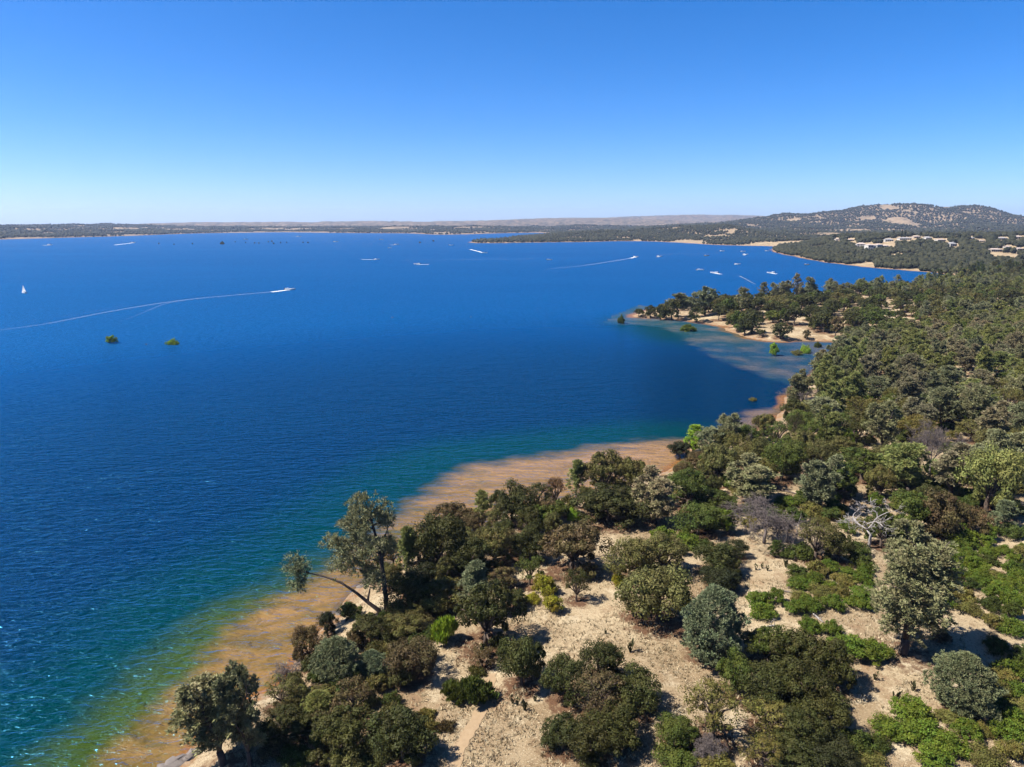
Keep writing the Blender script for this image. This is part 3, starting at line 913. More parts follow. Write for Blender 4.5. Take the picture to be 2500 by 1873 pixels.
# ------------------------------------------------------------------ trees and bushes one can pick out, from the bottom edge upwards
random.seed(5)
NEAR = [
 # bottom, by the water
 ('pine', 545, 1640, 1885, 150, 'pg', "large grey-green pine leaning over the tan shallows at the lower left", None, (-.20, .06)),
 ('pine', 612, 1622, 1880, 95, 'pg', "second pine of the leaning pair, its thin top below the orange beach", None, (-.10, .05)),
 ('oak', 754, 1532, 1640, 68, 'ob', "dark brownish oak at the water's edge just above the dead driftwood"),
 ('oak', 800, 1492, 1562, 42, 'dg', "small black-green oak standing at the waterline below the leaning pine trunk"),
 ('shrub', 856, 1470, 1522, 52, 'sd', "green bush on the bank below the leaning pine trunk"),
 ('oak', 908, 1500, 1590, 92, 'od', "dark round oak directly under the foot of the two-trunked shore pine"),
 ('bigbushy', 827, 1550, 1695, 122, 'pb', "dense blue-green young pine on the near bank, round as a ball"),
 ('bushy', 912, 1580, 1680, 74, 'pb', "smaller blue-green young pine touching the round one on the near bank"),
 ('airy', 690, 1652, 1738, 86, 'oo', "thin olive oak above the orange beach, ground showing through it"),
 ('bushy', 780, 1680, 1758, 66, 'po', "pale olive young pine below the dense blue-green one"),
 ('airy', 866, 1655, 1768, 98, 'ob', "brownish see-through oak below the dense blue-green young pine"),
 ('oak', 705, 1736, 1840, 112, 'od', "dark oak right of the leaning pines' trunks"),
 ('oak', 835, 1735, 1885, 155, 'od', "broad dark oak at the bottom edge between the leaning pines and the dirt trail"),
 ('oak', 985, 1726, 1890, 140, 'od', "dark green oak at the bottom edge just left of the dirt trail"),
 ('oak', 1004, 1566, 1680, 108, 'ob', "brown-tinged oak left of the pale bare patch and the broom bushes"),
 ('oak', 990, 1493, 1572, 108, 'oo', "olive oak left of the round yellow-green bush"),
 ('broom', 1086, 1506, 1582, 60, 'sl', "round yellow-green bush glowing against dark oaks above the pale bare patch"),
 ('oak', 1185, 1425, 1610, 140, 'od', "tall dark oak right of the round yellow-green bush"),
 ('airy', 1176, 1575, 1636, 60, 'ob', "small brownish oak above the head of the dirt trail"),
 ('broom', 1110, 1660, 1722, 62, 'sd', "left half of the pair of smooth broom bushes beside the trail"),
 ('broom', 1158, 1655, 1735, 80, 'sd', "larger right half of the pair of smooth broom bushes beside the trail"),
 ('broom', 1164, 1625, 1655, 38, 'so', "small broom bush just above the smooth pair by the trail"),
 ('oak', 1274, 1540, 1702, 106, 'od', "compact dark oak alone on the straw slope beside the trail head"),
 ('broom', 1035, 1732, 1765, 46, 'so', "small olive bush left of the trail"),
 ('broom', 1049, 1762, 1792, 42, 'so', "olive bush touching the big oak left of the trail"),
 ('broom', 1086, 1760, 1792, 40, 'ob', "brownish low bush closest to the trail's left side"),
 # the big clump in the lower middle
 ('oak', 1381, 1610, 1735, 96, 'od', "upper left stem-clump of the big dark oak thicket in the straw clearing"),
 ('oak', 1467, 1566, 1690, 104, 'od', "topmost oak of the big dark thicket in the straw clearing"),
 ('oak', 1548, 1625, 1760, 112, 'od', "right-hand oak of the big dark thicket, its shadow on the straw"),
 ('airy', 1462, 1640, 1770, 128, 'ob', "brownish middle oak of the big dark thicket in the straw clearing"),
 ('oak', 1374, 1745, 1858, 96, 'od', "lower left oak of the big dark thicket in the straw clearing"),
 ('oak', 1505, 1715, 1850, 118, 'od', "lower right oak of the big dark thicket in the straw clearing"),
 ('oak', 1445, 1755, 1880, 118, 'od', "lowest oak of the big dark thicket, at the bottom edge"),
 # lower right of centre
 ('bigbushy', 1738, 1424, 1642, 158, 'pb', "big pale blue-green pine, dense and rounded, in the middle of the near slope"),
 ('oak', 1790, 1585, 1708, 76, 'og', "green oak tucked under the right side of the big pale blue-green pine"),
 ('oak', 1868, 1530, 1650, 114, 'og', "oak with yellowish top right of the big pale blue-green pine"),
 ('oak', 1944, 1540, 1680, 122, 'od', "dark oak right of the yellow-topped one, under the green chaparral"),
 ('oak', 2024, 1552, 1700, 108, 'od', "dark oak on the right flank of the great shadowed clump, beside the straw opening"),
 ('oak', 1858, 1630, 1750, 108, 'od', "left-hand oak of the great shadowed clump right of the see-through tree"),
 ('oak', 1950, 1610, 1760, 134, 'od', "central oak of the great shadowed clump near the bottom"),
 ('oak', 2008, 1680, 1810, 118, 'od', "dark oak casting the long shadow onto the lower straw opening"),
 ('airy', 1880, 1715, 1810, 124, 'so', "pale olive see-through oak in front of the great shadowed clump"),
 ('oak', 1950, 1730, 1850, 112, 'od', "dark oak below the centre of the great shadowed clump"),
 ('oak', 1935, 1800, 1900, 132, 'od', "dark oak at the bottom edge below the great shadowed clump"),
 ('oak', 2018, 1800, 1895, 112, 'dg', "blackish oak at the bottom edge, right end of the great shadowed clump"),
 ('airy', 1736, 1660, 1828, 140, 'so', "thin tan-olive tree with bare trunk showing, straw visible through its crown"),
 ('oak', 1650, 1745, 1842, 92, 'og', "green oak left of the grey dead brush at the bottom"),
 ('shrub', 1655, 1820, 1885, 96, 'og', "green bush at the bottom edge left of the grey dead brush"),
 ('shrub', 1750, 1835, 1890, 80, 'so', "olive bush at the bottom edge below the grey dead brush"),
 ('airy', 1862, 1800, 1885, 100, 'so', "pale olive oak at the bottom edge right of the grey dead brush"),
 # right-hand side
 ('bigpine', 2205, 1282, 1612, 182, 'pg', "tallest grey pine of the near slope, its long black shadow on the straw"),
 ('bigbushy', 2344, 1588, 1766, 138, 'pb', "dense pale green young pine standing at the end of the tall pine's shadow"),
 ('shrub', 2072, 1552, 1618, 90, 'sb', "bright green mound left of the tall grey pine's foot"),
 ('shrub', 2130, 1560, 1622, 80, 'sb', "bright green mound touching the tall grey pine's foot"),
 ('shrub', 2226, 1710, 1775, 88, 'sb', "bright green shrub at the top of the thicket on the lower straw slope"),
 ('shrub', 2180, 1750, 1815, 86, 'sb', "green shrub on the left side of the lower thicket"),
 ('shrub', 2250, 1755, 1825, 96, 'sb', "green shrub in the middle of the lower thicket"),
 ('shrub', 2310, 1785, 1850, 82, 'sb', "green shrub on the right side of the lower thicket"),
 ('shrub', 2272, 1825, 1885, 86, 'sb', "green shrub at the foot of the lower thicket by the bottom edge"),
 ('shrub', 2143, 1792, 1845, 52, 'sd', "small dark shrub left of the lower thicket"),
 ('shrub', 2090, 1785, 1850, 74, 'sd', "dark shrub between the shadowed oaks and the lower thicket"),
 ('shrub', 2120, 1835, 1890, 86, 'so', "olive shrub at the bottom edge between the oaks and the lower straw patch"),
 ('shrub', 2360, 1760, 1815, 64, 'sb', "lone bright shrub below the dense pale green young pine"),
 ('shrub', 2400, 1765, 1805, 44, 'so', "small olive shrub right of the lone bright one"),
 ('shrub', 2318, 1735, 1775, 60, 'so', "olive shrub at the foot of the dense pale green young pine"),
 ('shrub', 2431, 1552, 1602, 54, 'sd', "dark shrub at the far end of the tall pine's shadow"),
 ('shrub', 2418, 1500, 1542, 48, 'so', "grey-green shrub on the straw above the tall pine's shadow"),
 ('shrub', 2470, 1500, 1555, 62, 'sb', "bright shrub at the right edge of the straw strip"),
 ('shrub', 2028, 1515, 1560, 46, 'sb', "small bright shrub on the strip of straw left of the tall grey pine"),
 ('shrub', 1976, 1505, 1552, 50, 'sb', "bright shrub beside the white fallen log"),
 ('shrub', 2300, 1545, 1580, 44, 'br', "reddish brush standing in the tall pine's shadow"),
 # middle band: left
 ('airy', 956, 1310, 1400, 66, 'ob', "brown oak right behind the trunk of the shore pine"),
 ('spire', 995, 1285, 1425, 56, 'po', "slender dark pine right of the shore pine"),
 ('oak', 1106, 1222, 1320, 96, 'ob', "brown-topped oak standing highest against the tan water"),
 ('oak', 1072, 1262, 1425, 122, 'od', "big dark round oak against the tan water, right of the slender pine"),
 ('oak', 1150, 1310, 1440, 104, 'od', "dark oak right of the big round one near the tan water"),
 ('spire', 1178, 1196, 1290, 52, 'po', "small slender pine poking up over the tan water"),
 ('oak', 1205, 1290, 1400, 88, 'oo', "olive oak left of the small straw gap below the shore trees"),
 ('spire', 1168, 1368, 1510, 76, 'pb', "grey-green pine rising out of the dark oaks above the round yellow-green bush"),
 ('oak', 1080, 1408, 1505, 108, 'oo', "olive-topped oak above the round yellow-green bush"),
 ('oak', 1000, 1405, 1510, 104, 'od', "dark oak behind the foot of the shore pine"),
 ('oak', 1040, 1370, 1450, 90, 'dg', "shadowy oak below the big round one by the tan water"),
 ('oak', 1250, 1174, 1292, 98, 'od', "dark oak at the left end of the row along the tan water"),
 ('airy', 1312, 1178, 1262, 76, 'od', "arching dark oak with the tan water showing beneath its branches"),
 ('airy', 1356, 1160, 1245, 46, 'br', "rusty brown tree in the row along the tan water"),
 ('shrub', 1312, 1225, 1290, 62, 'og', "dark green bush under the arching oak"),
 ('shrub', 1362, 1228, 1286, 62, 'og', "dark green bush beside the lime-coloured one in the shore row"),
 ('shrub', 1400, 1236, 1278, 34, 'sl', "small lime-coloured bush in the shore row"),
 ('spire', 1407, 1122, 1225, 52, 'po', "green conifer standing up from the shore row over the tan water"),
 ('oak', 1470, 1104, 1235, 108, 'oo', "tallest olive oak of the shore row against the tan water"),
 ('oak', 1540, 1116, 1235, 84, 'oo', "olive oak right of the tallest one in the shore row"),
 ('oak', 1488, 1180, 1300, 148, 'od', "wide black-green oak with a bright straw strip under its boughs"),
 ('pine', 1598, 1148, 1285, 96, 'pt', "tan-grey pine with pale foliage in the shore row"),
 ('oak', 1676, 1144, 1255, 94, 'og', "green oak below the orange shallows"),
 ('oak', 1292, 1285, 1385, 84, 'od', "small-trunked oak on the straw left of the wide dark middle oak"),
 ('oak', 1395, 1278, 1425, 146, 'ob', "wide brownish oak in the middle of the near slope, shadow dappling the straw"),
 ('airy', 1293, 1352, 1436, 66, 'og', "green oak left of the tall yellow bush"),
 ('shrub', 1330, 1398, 1462, 52, 'sy', "tall yellow bush in the middle of the near slope"),
 ('shrub', 1346, 1456, 1506, 50, 'sy', "low yellow bush standing free on the straw"),
 ('shrub', 1298, 1444, 1478, 36, 'sy', "small yellow bush left of the tall yellow one"),
 ('airy', 1408, 1385, 1476, 58, 'od', "thin-trunked little oak right of the yellow bushes, shadow beside it"),
 ('oak', 1232, 1385, 1450, 66, 'ob', "brownish oak left of the small yellow bush"),
 ('oak', 1258, 1440, 1500, 60, 'od', "dark oak below the brownish one beside the yellow bushes"),
 ('shrub', 1511, 1398, 1436, 34, 'sy', "bright yellow bush against the left side of the great olive oak"),
 ('oak', 1540, 1318, 1435, 90, 'oo', "upper left oak of the great olive group beside the clearing"),
 ('oak', 1618, 1300, 1420, 104, 'oo', "upper right oak of the great olive group"),
 ('oak', 1608, 1365, 1556, 158, 'oo', "great olive oak left of the big pale blue-green pine"),
 ('airy', 1548, 1450, 1512, 66, 'oo', "low olive oak hanging over the straw on the great oak's left"),
 ('shrub', 1620, 1290, 1345, 66, 'sb', "bright green shrub above the great olive group"),
 ('shrub', 1672, 1296, 1350, 72, 'sb', "bright green shrub right of its twin above the great olive group"),
 ('oak', 1706, 1235, 1322, 94, 'og', "green oak left of the grey dead tree"),
 ('oak', 1752, 1080, 1192, 92, 'oo', "olive oak on slim trunks behind the orange shallows"),
 ('pine', 1832, 1118, 1235, 104, 'pg', "grey pine above the fallen dark log"),
 ('oak', 1758, 1206, 1262, 88, 'sd', "low dark oak below the grey pine and left of the dead tree"),
 ('spire', 1776, 1246, 1310, 50, 'sb', "small bright green conifer left of the dead tree's trunk"),
 ('oak', 1748, 1320, 1420, 100, 'od', "dark oak between the small straw patch and the upper clearing"),
 ('oak', 1798, 1322, 1372, 50, 'dg', "small black-green oak at the corner of the upper clearing"),
 ('oak', 1780, 1360, 1420, 60, 'od', "dark oak on the left rim of the upper clearing"),
 ('oak', 1758, 1380, 1460, 86, 'dg', "shadowed oak behind the big pale blue-green pine's top"),
 ('spire', 1890, 1318, 1362, 36, 'sd', "small green conifer at the dead tree's foot"),
 ('shrub', 1916, 1342, 1368, 28, 'sd', "tiny dark shrub right of the dead tree's foot"),
 ('shrub', 1952, 1325, 1372, 62, 'sd', "green shrub behind the white fallen log on the upper clearing"),
 ('airy', 1992, 1262, 1378, 100, 'oo', "olive see-through oak between the grey dead tree and the white snag"),
 ('oak', 2045, 1300, 1385, 70, 'od', "dark oak left of the white snag's foot"),
 ('pine', 2000, 1108, 1255, 84, 'pg', "narrow grey pine above and left of the white snag"),
 ('oak', 2104, 1098, 1185, 112, 'og', "round green oak behind the white snag"),
 ('oak', 2212, 1195, 1322, 100, 'og', "green oak directly right of the white snag"),
 ('oak', 2280, 1190, 1325, 108, 'ob', "brown-green oak right of the green one beside the white snag"),
 ('oak', 2412, 1096, 1270, 116, 'po', "tall light green tree on the right, brighter than its neighbours"),
 ('spire', 2440, 1218, 1300, 60, 'pb', "green conifer below the tall light green tree"),
 ('oak', 2350, 1225, 1315, 88, 'ob', "rust-brown oak above the bright chaparral"),
 ('oak', 2150, 1245, 1345, 70, 'og', "oak just behind the white snag's trunk"),
 ('oak', 1660, 1078, 1125, 58, 'dg', "dark bush-like oak overhanging the tan water above the orange shallows"),
 ('spire', 1692, 1035, 1110, 52, 'sl', "bright lime-green tree on the point by the water"),
 ('pine', 1735, 1040, 1120, 58, 'pg', "grey pine right of the bright lime-green tree"),
 ('oak', 1762, 1045, 1125, 74, 'oo', "olive oak behind the lime-green tree, near the cove"),
 ('oak', 1822, 1032, 1100, 58, 'og', "green oak with its top against the cove's pale silt"),
 ('oak', 1860, 1070, 1140, 80, 'od', "dark oak between the cove and the grey pine"),
]
plant_box(NEAR)

# ------------------------------------------------------------------ scattered woods
def scatter(poly, spacing, n, seed, avoid=(), clear=(), grid_seen=None, d_min=2.0):
    """random standing places inside a photo-pixel polygon of ground"""
    rng = np.random.default_rng(seed)
    poly = np.array(poly, float)
    corners = unproj(poly[:, 0], np.maximum(poly[:, 1], 550), 4.0)
    lo, hi = corners.min(0), corners.max(0)
    C = rng.uniform(lo, hi, (n, 2))
    d = shore_d(C)
    C = C[d > d_min]
    z = height(C)
    X, Y, dep = project(np.column_stack([C, z]))
    S = np.column_stack([X, Y])
    ok = inside(S, poly)
    for c in clear:
        ok &= ~inside(S, np.array(c, float))
    C, z, S = C[ok], z[ok], S[ok]
    keep = []
    cell = {}
    ex = list(avoid)
    for i in range(len(C)):
        sp = spacing
        k = (int(C[i, 0] // sp), int(C[i, 1] // sp))
        bad = False
        for a in (-1, 0, 1):
            for b in (-1, 0, 1):
                for q in cell.get((k[0] + a, k[1] + b), ()):
                    if (C[q] - C[i]) @ (C[q] - C[i]) < sp * sp: bad = True
        if bad: continue
        for (ax, ay, ar, _) in ex:
            if (ax - C[i, 0]) ** 2 + (ay - C[i, 1]) ** 2 < (ar * .85 + sp * .35) ** 2: bad = True; break
        if bad: continue
        cell.setdefault(k, []).append(i); keep.append(i)
    return np.column_stack([C, z])[keep], S[keep]

def box(x0, y0, x1, y1):
    return [(x0, y0), (x1, y0), (x1, y1), (x0, y1)]

near_placed = list(PLACED)
# dense wood on the right, above the snags
clear1 = [box(2185, 1085, 2335, 1165), box(1880, 1178, 1975, 1222), box(1885, 1100, 1945, 1140), box(2420, 1085, 2500, 1125), box(1795, 1230, 1990, 1400), box(2085, 1270, 2130, 1345)]
pts, S = scatter([(1715, 1100), (1905, 1060), (1940, 985), (2100, 845), (2505, 800), (2505, 1295), (2330, 1310), (2170, 1215), (2050, 1265), (1800, 1190)], 6.6, 9000, 3, near_placed, clear1)
rng = random.Random(9)
for p, s in zip(pts, S):
    up = s[1] < 1010
    if rng.random() < (.62 if up else .30):
        tone = rng.choice(['pg', 'pg', 'po', 'pt', 'po'])
        k = .72 if s[0] < 1860 else 1.0
        w, h = k * rng.uniform(6.0, 9.0), k * rng.uniform(8.5, 14)
        plant('pine', tuple(p), w, h, tone, f"{size_word(h, 10.0, 12.2)} {TW[tone]} pine in the slope wood, {where(s, 'slope')}", "pines of the slope wood", rng=rng)
    else:
        tone = rng.choice(['og', 'od', 'oo', 'oo', 'so', 'og'])
        w = rng.uniform(6.0, 9.5)
        plant(rng.choice(['oak', 'oak', 'airy']), tuple(p), w, rng.uniform(5, 8.5), tone, f"{size_word(w, 7.2, 8.4)} {TW[tone]} oak in the slope wood, {where(s, 'slope')}", "oaks of the slope wood", rng=rng)

# undergrowth of the slope wood
pts, S = scatter([(1900, 1090), (2100, 960), (2505, 930), (2505, 1310), (2150, 1345), (2090, 1370), (1990, 1300), (1690, 1290), (1700, 1130)], 3.4, 9000, 4, [(a, b, c * .5, e) for a, b, c, e in PLACED], [box(2185, 1090, 2300, 1150), box(1880, 1178, 1975, 1222), box(1885, 1100, 1945, 1140), box(1815, 1290, 1990, 1400)])
for p, s in list(zip(pts, S))[:230]:
    tone = rng.choice(['sb', 'sd', 'so', 'og'])
    w = rng.uniform(3, 5.5)
    plant('shrub', tuple(p), w, rng.uniform(1.6, 3.2), tone, f"{size_word(w, 3.8, 4.7)} {TW[tone]} bush under the slope wood, {where(s, 'slope')}", "bushes under the slope wood", rng=rng, name='bush')

# bright chaparral
def chaparral(poly, spacing, n, seed, spot, grp, wr=(2.6, 4.4), clear=()):
    pts, S = scatter(poly, spacing, n, seed, [q for q in near_placed if q[2] > 1.2], clear)
    for p, s in zip(pts, S):
        tone = rng.choice(['sb', 'sb', 'sb', 'so', 'sd', 'so'])
        w = rng.uniform(*wr)
        plant('shrub', tuple(p), w, rng.uniform(1.3, 2.4), tone, f"{size_word(w, wr[0] * .67 + wr[1] * .33, wr[0] * .33 + wr[1] * .67)} {TW[tone]} chaparral shrub {where(s, 'near')}", grp, rng=rng)
chaparral([(2262, 1335), (2380, 1322), (2505, 1345), (2505, 1525), (2440, 1500), (2330, 1492), (2285, 1500), (2262, 1430)], 2.5, 2500, 11, "in the thicket right of the tall grey pine", "chaparral shrubs of the near slope", clear=[box(2425, 1300, 2500, 1350)])
chaparral([(1935, 1395), (2010, 1380), (2110, 1385), (2120, 1500), (2040, 1500), (1990, 1480), (1960, 1510), (1835, 1515), (1840, 1480), (1935, 1465)], 2.5, 2500, 12, "in the thicket between the big pale pine and the tall grey pine", "chaparral shrubs of the near slope")
chaparral([(2425, 1650), (2505, 1600), (2505, 1880), (2320, 1880), (2330, 1850), (2420, 1810)], 2.4, 2200, 13, "in the thicket filling the bottom corner on the right", "chaparral shrubs of the near slope")
chaparral([(1640, 1330), (1720, 1320), (1730, 1350), (1650, 1362)], 2.6, 400, 14, "in the small patch above the great olive oak group", "chaparral shrubs of the near slope", (2, 3))
chaparral([(1960, 1215), (2060, 1200), (2070, 1290), (2010, 1290)], 3.2, 500, 15, "left of the white snag", "chaparral shrubs of the near slope", (2, 3.4))
chaparral([(2170, 1320), (2260, 1320), (2260, 1345), (2170, 1345)], 2.6, 400, 16, "in the row between the snag oaks and the tall pine's top", "chaparral shrubs of the near slope", (2, 3.2))

# trees along the shore row, filling between the ones listed
pts, S = scatter([(905, 1420), (1100, 1330), (1300, 1262), (1500, 1225), (1640, 1180), (1740, 1110), (1740, 1215), (1600, 1250), (1420, 1275), (1150, 1420), (960, 1480)], 4.2, 2500, 17, [(a, b, c * .55, e) for a, b, c, e in near_placed], [box(1390, 1262, 1660, 1350)])
for p, s in zip(pts, S):
    tone = rng.choice(['od', 'oo', 'ob'])
    w = rng.uniform(3.5, 5.5)
    plant('oak', tuple(p), w, rng.uniform(3, 5), tone, f"{size_word(w, 4.2, 4.8)} {TW[tone]} young oak of the shore row, {where(s, 'near')}", "small oaks of the shore row", rng=rng, name='young_oak')

# scrub filling the lower left bank
pts, S = scatter([(700, 1690), (760, 1640), (860, 1560), (960, 1480), (1080, 1500), (1060, 1600), (960, 1690), (1000, 1760), (1000, 1880), (690, 1880), (640, 1800)], 2.6, 1500, 25, [(a, b, c * .45, e) for a, b, c, e in near_placed])
for p, s in zip(pts, S):
    tone = rng.choice(['od', 'oo', 'ob', 'sd'])
    w = rng.uniform(2.6, 4.2)
    plant('shrub', tuple(p), w, rng.uniform(1.6, 2.8), tone, f"{size_word(w, 3.1, 3.7)} {TW[tone]} scrub between the lower bank's oaks, {where(s, 'near')}", "scrub of the lower bank", rng=rng, name='scrub_bush')

# the sandy point across the bay and the wood behind it
PEN_LIST = [
 ('oak_far', 1560, 751, 774, 28, 'od', "round oak at the very tip of the sandy point"),
 ('oak_far', 1588, 746, 778, 28, 'od', "second oak from the tip of the sandy point"),
 ('oak_far', 1612, 742, 782, 34, 'od', "third oak from the tip of the sandy point"),
 ('oak_far', 1640, 735, 784, 42, 'od', "dark oak on the sandy point below the wide grey pine"),
 ('pine_far', 1652, 713, 775, 54, 'pg', "wide grey pine near the tip of the sandy point"),
 ('pine_far', 1722, 694, 772, 46, 'pb', "tallest dark pine on the sandy point, rounded top against the blue"),
 ('pine_far', 1690, 716, 775, 30, 'pg', "pine left of the tallest one on the sandy point"),
 ('oak_far', 1700, 752, 790, 44, 'od', "oak under the tallest pine of the sandy point"),
 ('oak_far', 1755, 738, 785, 46, 'od', "oak right of the tallest pine of the sandy point"),
 ('pine_far', 1812, 704, 770, 40, 'pg', "pale-topped pine midway along the sandy point"),
 ('oak_far', 1798, 756, 812, 44, 'og', "green oak beside the notch in the sandy point's beach"),
 ('oak_far', 1836, 768, 818, 50, 'od', "dark oak above the curved beach of the sandy point"),
 ('oak_far', 1860, 802, 824, 24, 'od', "small bush-like oak on the curved beach"),
 ('oak_far', 1905, 788, 830, 46, 'od', "broad oak standing on the curved beach, shadow to its right"),
 ('oak_far', 1970, 803, 828, 20, 'ob', "small brownish tree alone on the sand behind the curved beach"),
 ('pine_far', 1862, 690, 735, 24, 'pg', "leftmost of the tall thin pines on the far side of the point"),
 ('pine_far', 1890, 690, 738, 24, 'pg', "second of the tall thin pines on the far side of the point"),
 ('pine_far', 1916, 681, 735, 30, 'pg', "third of the tall thin pines on the far side of the point"),
 ('pine_far', 1944, 670, 732, 26, 'pt', "tallest thin pine on the far side of the point"),
 ('pine_far', 1975, 675, 735, 34, 'pg', "dark-topped pine right of the tallest thin one on the far side of the point"),
 ('oak_far', 1938, 742, 797, 52, 'od', "dark oak behind the broad beach oak of the sandy point"),
 ('oak_far', 1882, 738, 782, 46, 'od', "dark oak in the open middle of the sandy point"),
 ('oak_far', 2010, 756, 814, 52, 'od', "big dark oak behind the lone brown tree on the sand"),
 ('oak_far', 2040, 776, 824, 36, 'ob', "brownish oak on the sand near the bay's inner corner"),
 ('oak_far', 1966, 716, 764, 52, 'od', "dark oak high on the sandy point below the thin pines"),
 ('oak_far', 1990, 770, 806, 40, 'od', "oak left of the big dark one behind the sand"),
 ('oak_far', 1778, 726, 775, 42, 'og', "green oak between the tallest pine and the pale-topped pine"),
 ('oak_far', 1850, 730, 772, 46, 'od', "dark oak right of the pale-topped pine on the sandy point"),
 ('oak_far', 2075, 790, 832, 44, 'od', "dark oak just left of the bay's inner corner"),
 ('oak_far', 1818, 775, 822, 40, 'od', "oak standing at the curve of the beach"),
 ('oak_far', 2110, 800, 845, 34, 'sl', "bright green tree at the inner corner of the bay"),
 ('pine_far', 2130, 810, 850, 24, 'pg', "grey pine right beside the bright green tree at the bay's inner corner"),
]
plant_box(PEN_LIST)
pen_placed = list(PLACED[-len(PEN_LIST):])
pen_clear = [box(1790, 805, 1880, 840), box(1925, 800, 2095, 845), box(1828, 738, 1852, 756), box(1885, 740, 1905, 775), box(1985, 720, 2025, 732), box(2090, 728, 2130, 740), box(2140, 735, 2200, 750),
             box(2040, 762, 2085, 775), box(2140, 762, 2185, 782), box(2195, 775, 2245, 790), box(2425, 738, 2490, 752), box(1940, 765, 1965, 775), box(1930, 790, 1960, 802)]
pts, S = scatter([(1600, 760), (1720, 745), (1900, 728), (2100, 713), (2345, 694), (2505, 690), (2505, 800), (2300, 822), (2110, 842), (1990, 815), (1800, 805), (1700, 780)], 6.6, 8000, 18, pen_placed, pen_clear, d_min=4)
n_pen = 0
for p, s in zip(pts, S):
    if (s[0] > 2250 and s[1] > 760 and rng.random() < .30) or (s[1] < 728 and rng.random() < .30):
        tone = rng.choice(['pg', 'po']); h = rng.uniform(9, 13)
        plant('pine_far', tuple(p), rng.uniform(6, 8), h, tone, f"{size_word(h, 10.3, 11.7)} {TW[tone]} pine on the sandy point, {where(s, 'point')}", "pines of the sandy point", rng=rng)
    elif n_pen < 300:
        n_pen += 1
        tone = rng.choice(['od', 'od', 'od', 'oo', 'og']); w = rng.uniform(7.5, 11.0)
        plant('oak_far', tuple(p), w, rng.uniform(5.5, 8.5), tone, f"{size_word(w, 8.6, 9.8)} {TW[tone]} oak on the sandy point, {where(s, 'point')}", "oaks of the sandy point", rng=rng)
# grey pines along the near side of the bay
pts, S = scatter([(2060, 880), (2120, 842), (2300, 815), (2505, 795), (2505, 860), (2100, 905), (2010, 925)], 6.6, 5000, 19, list(PLACED[-400:]), ())
for p, s in zip(pts, S):
    tone = rng.choice(['pg', 'po', 'po', 'pt']); h = rng.uniform(9, 13)
    plant('pine', tuple(p), rng.uniform(6.5, 9), h, tone, f"{size_word(h, 10.3, 11.7)} {TW[tone]} pine along the bay's near side, {where(s, 'slope')}", "pines along the near side of the bay", rng=rng)
# ragged bushes standing in the water
WATER_BUSH = [
 ('shrub', 271, 823, 840, 30, 'sl', "left-hand of the two green bushes standing far out in the lake"),
 ('shrub', 421, 826, 843, 28, 'sl', "right-hand of the two green bushes standing far out in the lake"),
 ('shrub', 1516, 773, 792, 18, 'sd', "small bush in the water off the tip of the sandy point"),
 ('shrub', 1680, 791, 810, 36, 'sb', "wide bush in the water in front of the sandy point"),
 ('shrub', 1887, 842, 870, 26, 'sl', "upright bush in the water below the curved beach"),
 ('shrub', 1966, 840, 864, 26, 'sl', "round bush in the water right of the upright one"),
 ('shrub', 1945, 857, 868, 30, 'so', "low flat bush in the water left of the round one"),
 ('shrub', 1996, 835, 850, 18, 'sd', "small bush in the water close to the sandy beach"),
 ('shrub', 2050, 838, 852, 20, 'so', "bush in the water near the bay's inner corner"),
 ('shrub', 1839, 970, 980, 19, 'so', "lone tuft of brush in the dark blue cove"),
 ('shrub', 543, 592, 599, 11, 'od', "dark bush far out on the lake left of the half-drowned trees"),
]
for q in WATER_BUSH:
    g = unproj(q[1], q[3] - 2, 0)
    _, _, dep = project(np.array([g[0], g[1], 0.]))
    plant(q[0], (g[0], g[1], -.25 * (q[3] - q[2]) * dep / F_PX), q[4] * dep / F_PX, (q[3] - q[2]) * 1.25 * dep / F_PX, q[5], q[6], None, cat='bush', name='water_bush')
for i, (x, y, w) in enumerate([(622, 595, 5), (632, 596, 6), (655, 592, 5), (664, 591, 6), (668, 596, 7), (685, 595, 5), (700, 594, 4), (740, 594, 5), (752, 594, 6), (574, 593, 4), (600, 594, 4), (1025, 594, 8), (1058, 590, 8), (388, 597, 6), (425, 598, 5), (470, 597, 5)]):
    g = unproj(x, y, 0); dep = g[1]
    plant('shrub', (g[0], g[1], -.15), w * .62 * dep / F_PX, 4.2 * dep / F_PX, 'od', "half-drowned dark treetop in the broken line far out on the lake", "half-drowned treetops", rng=rng, cat='treetop', name='drowned_treetop')

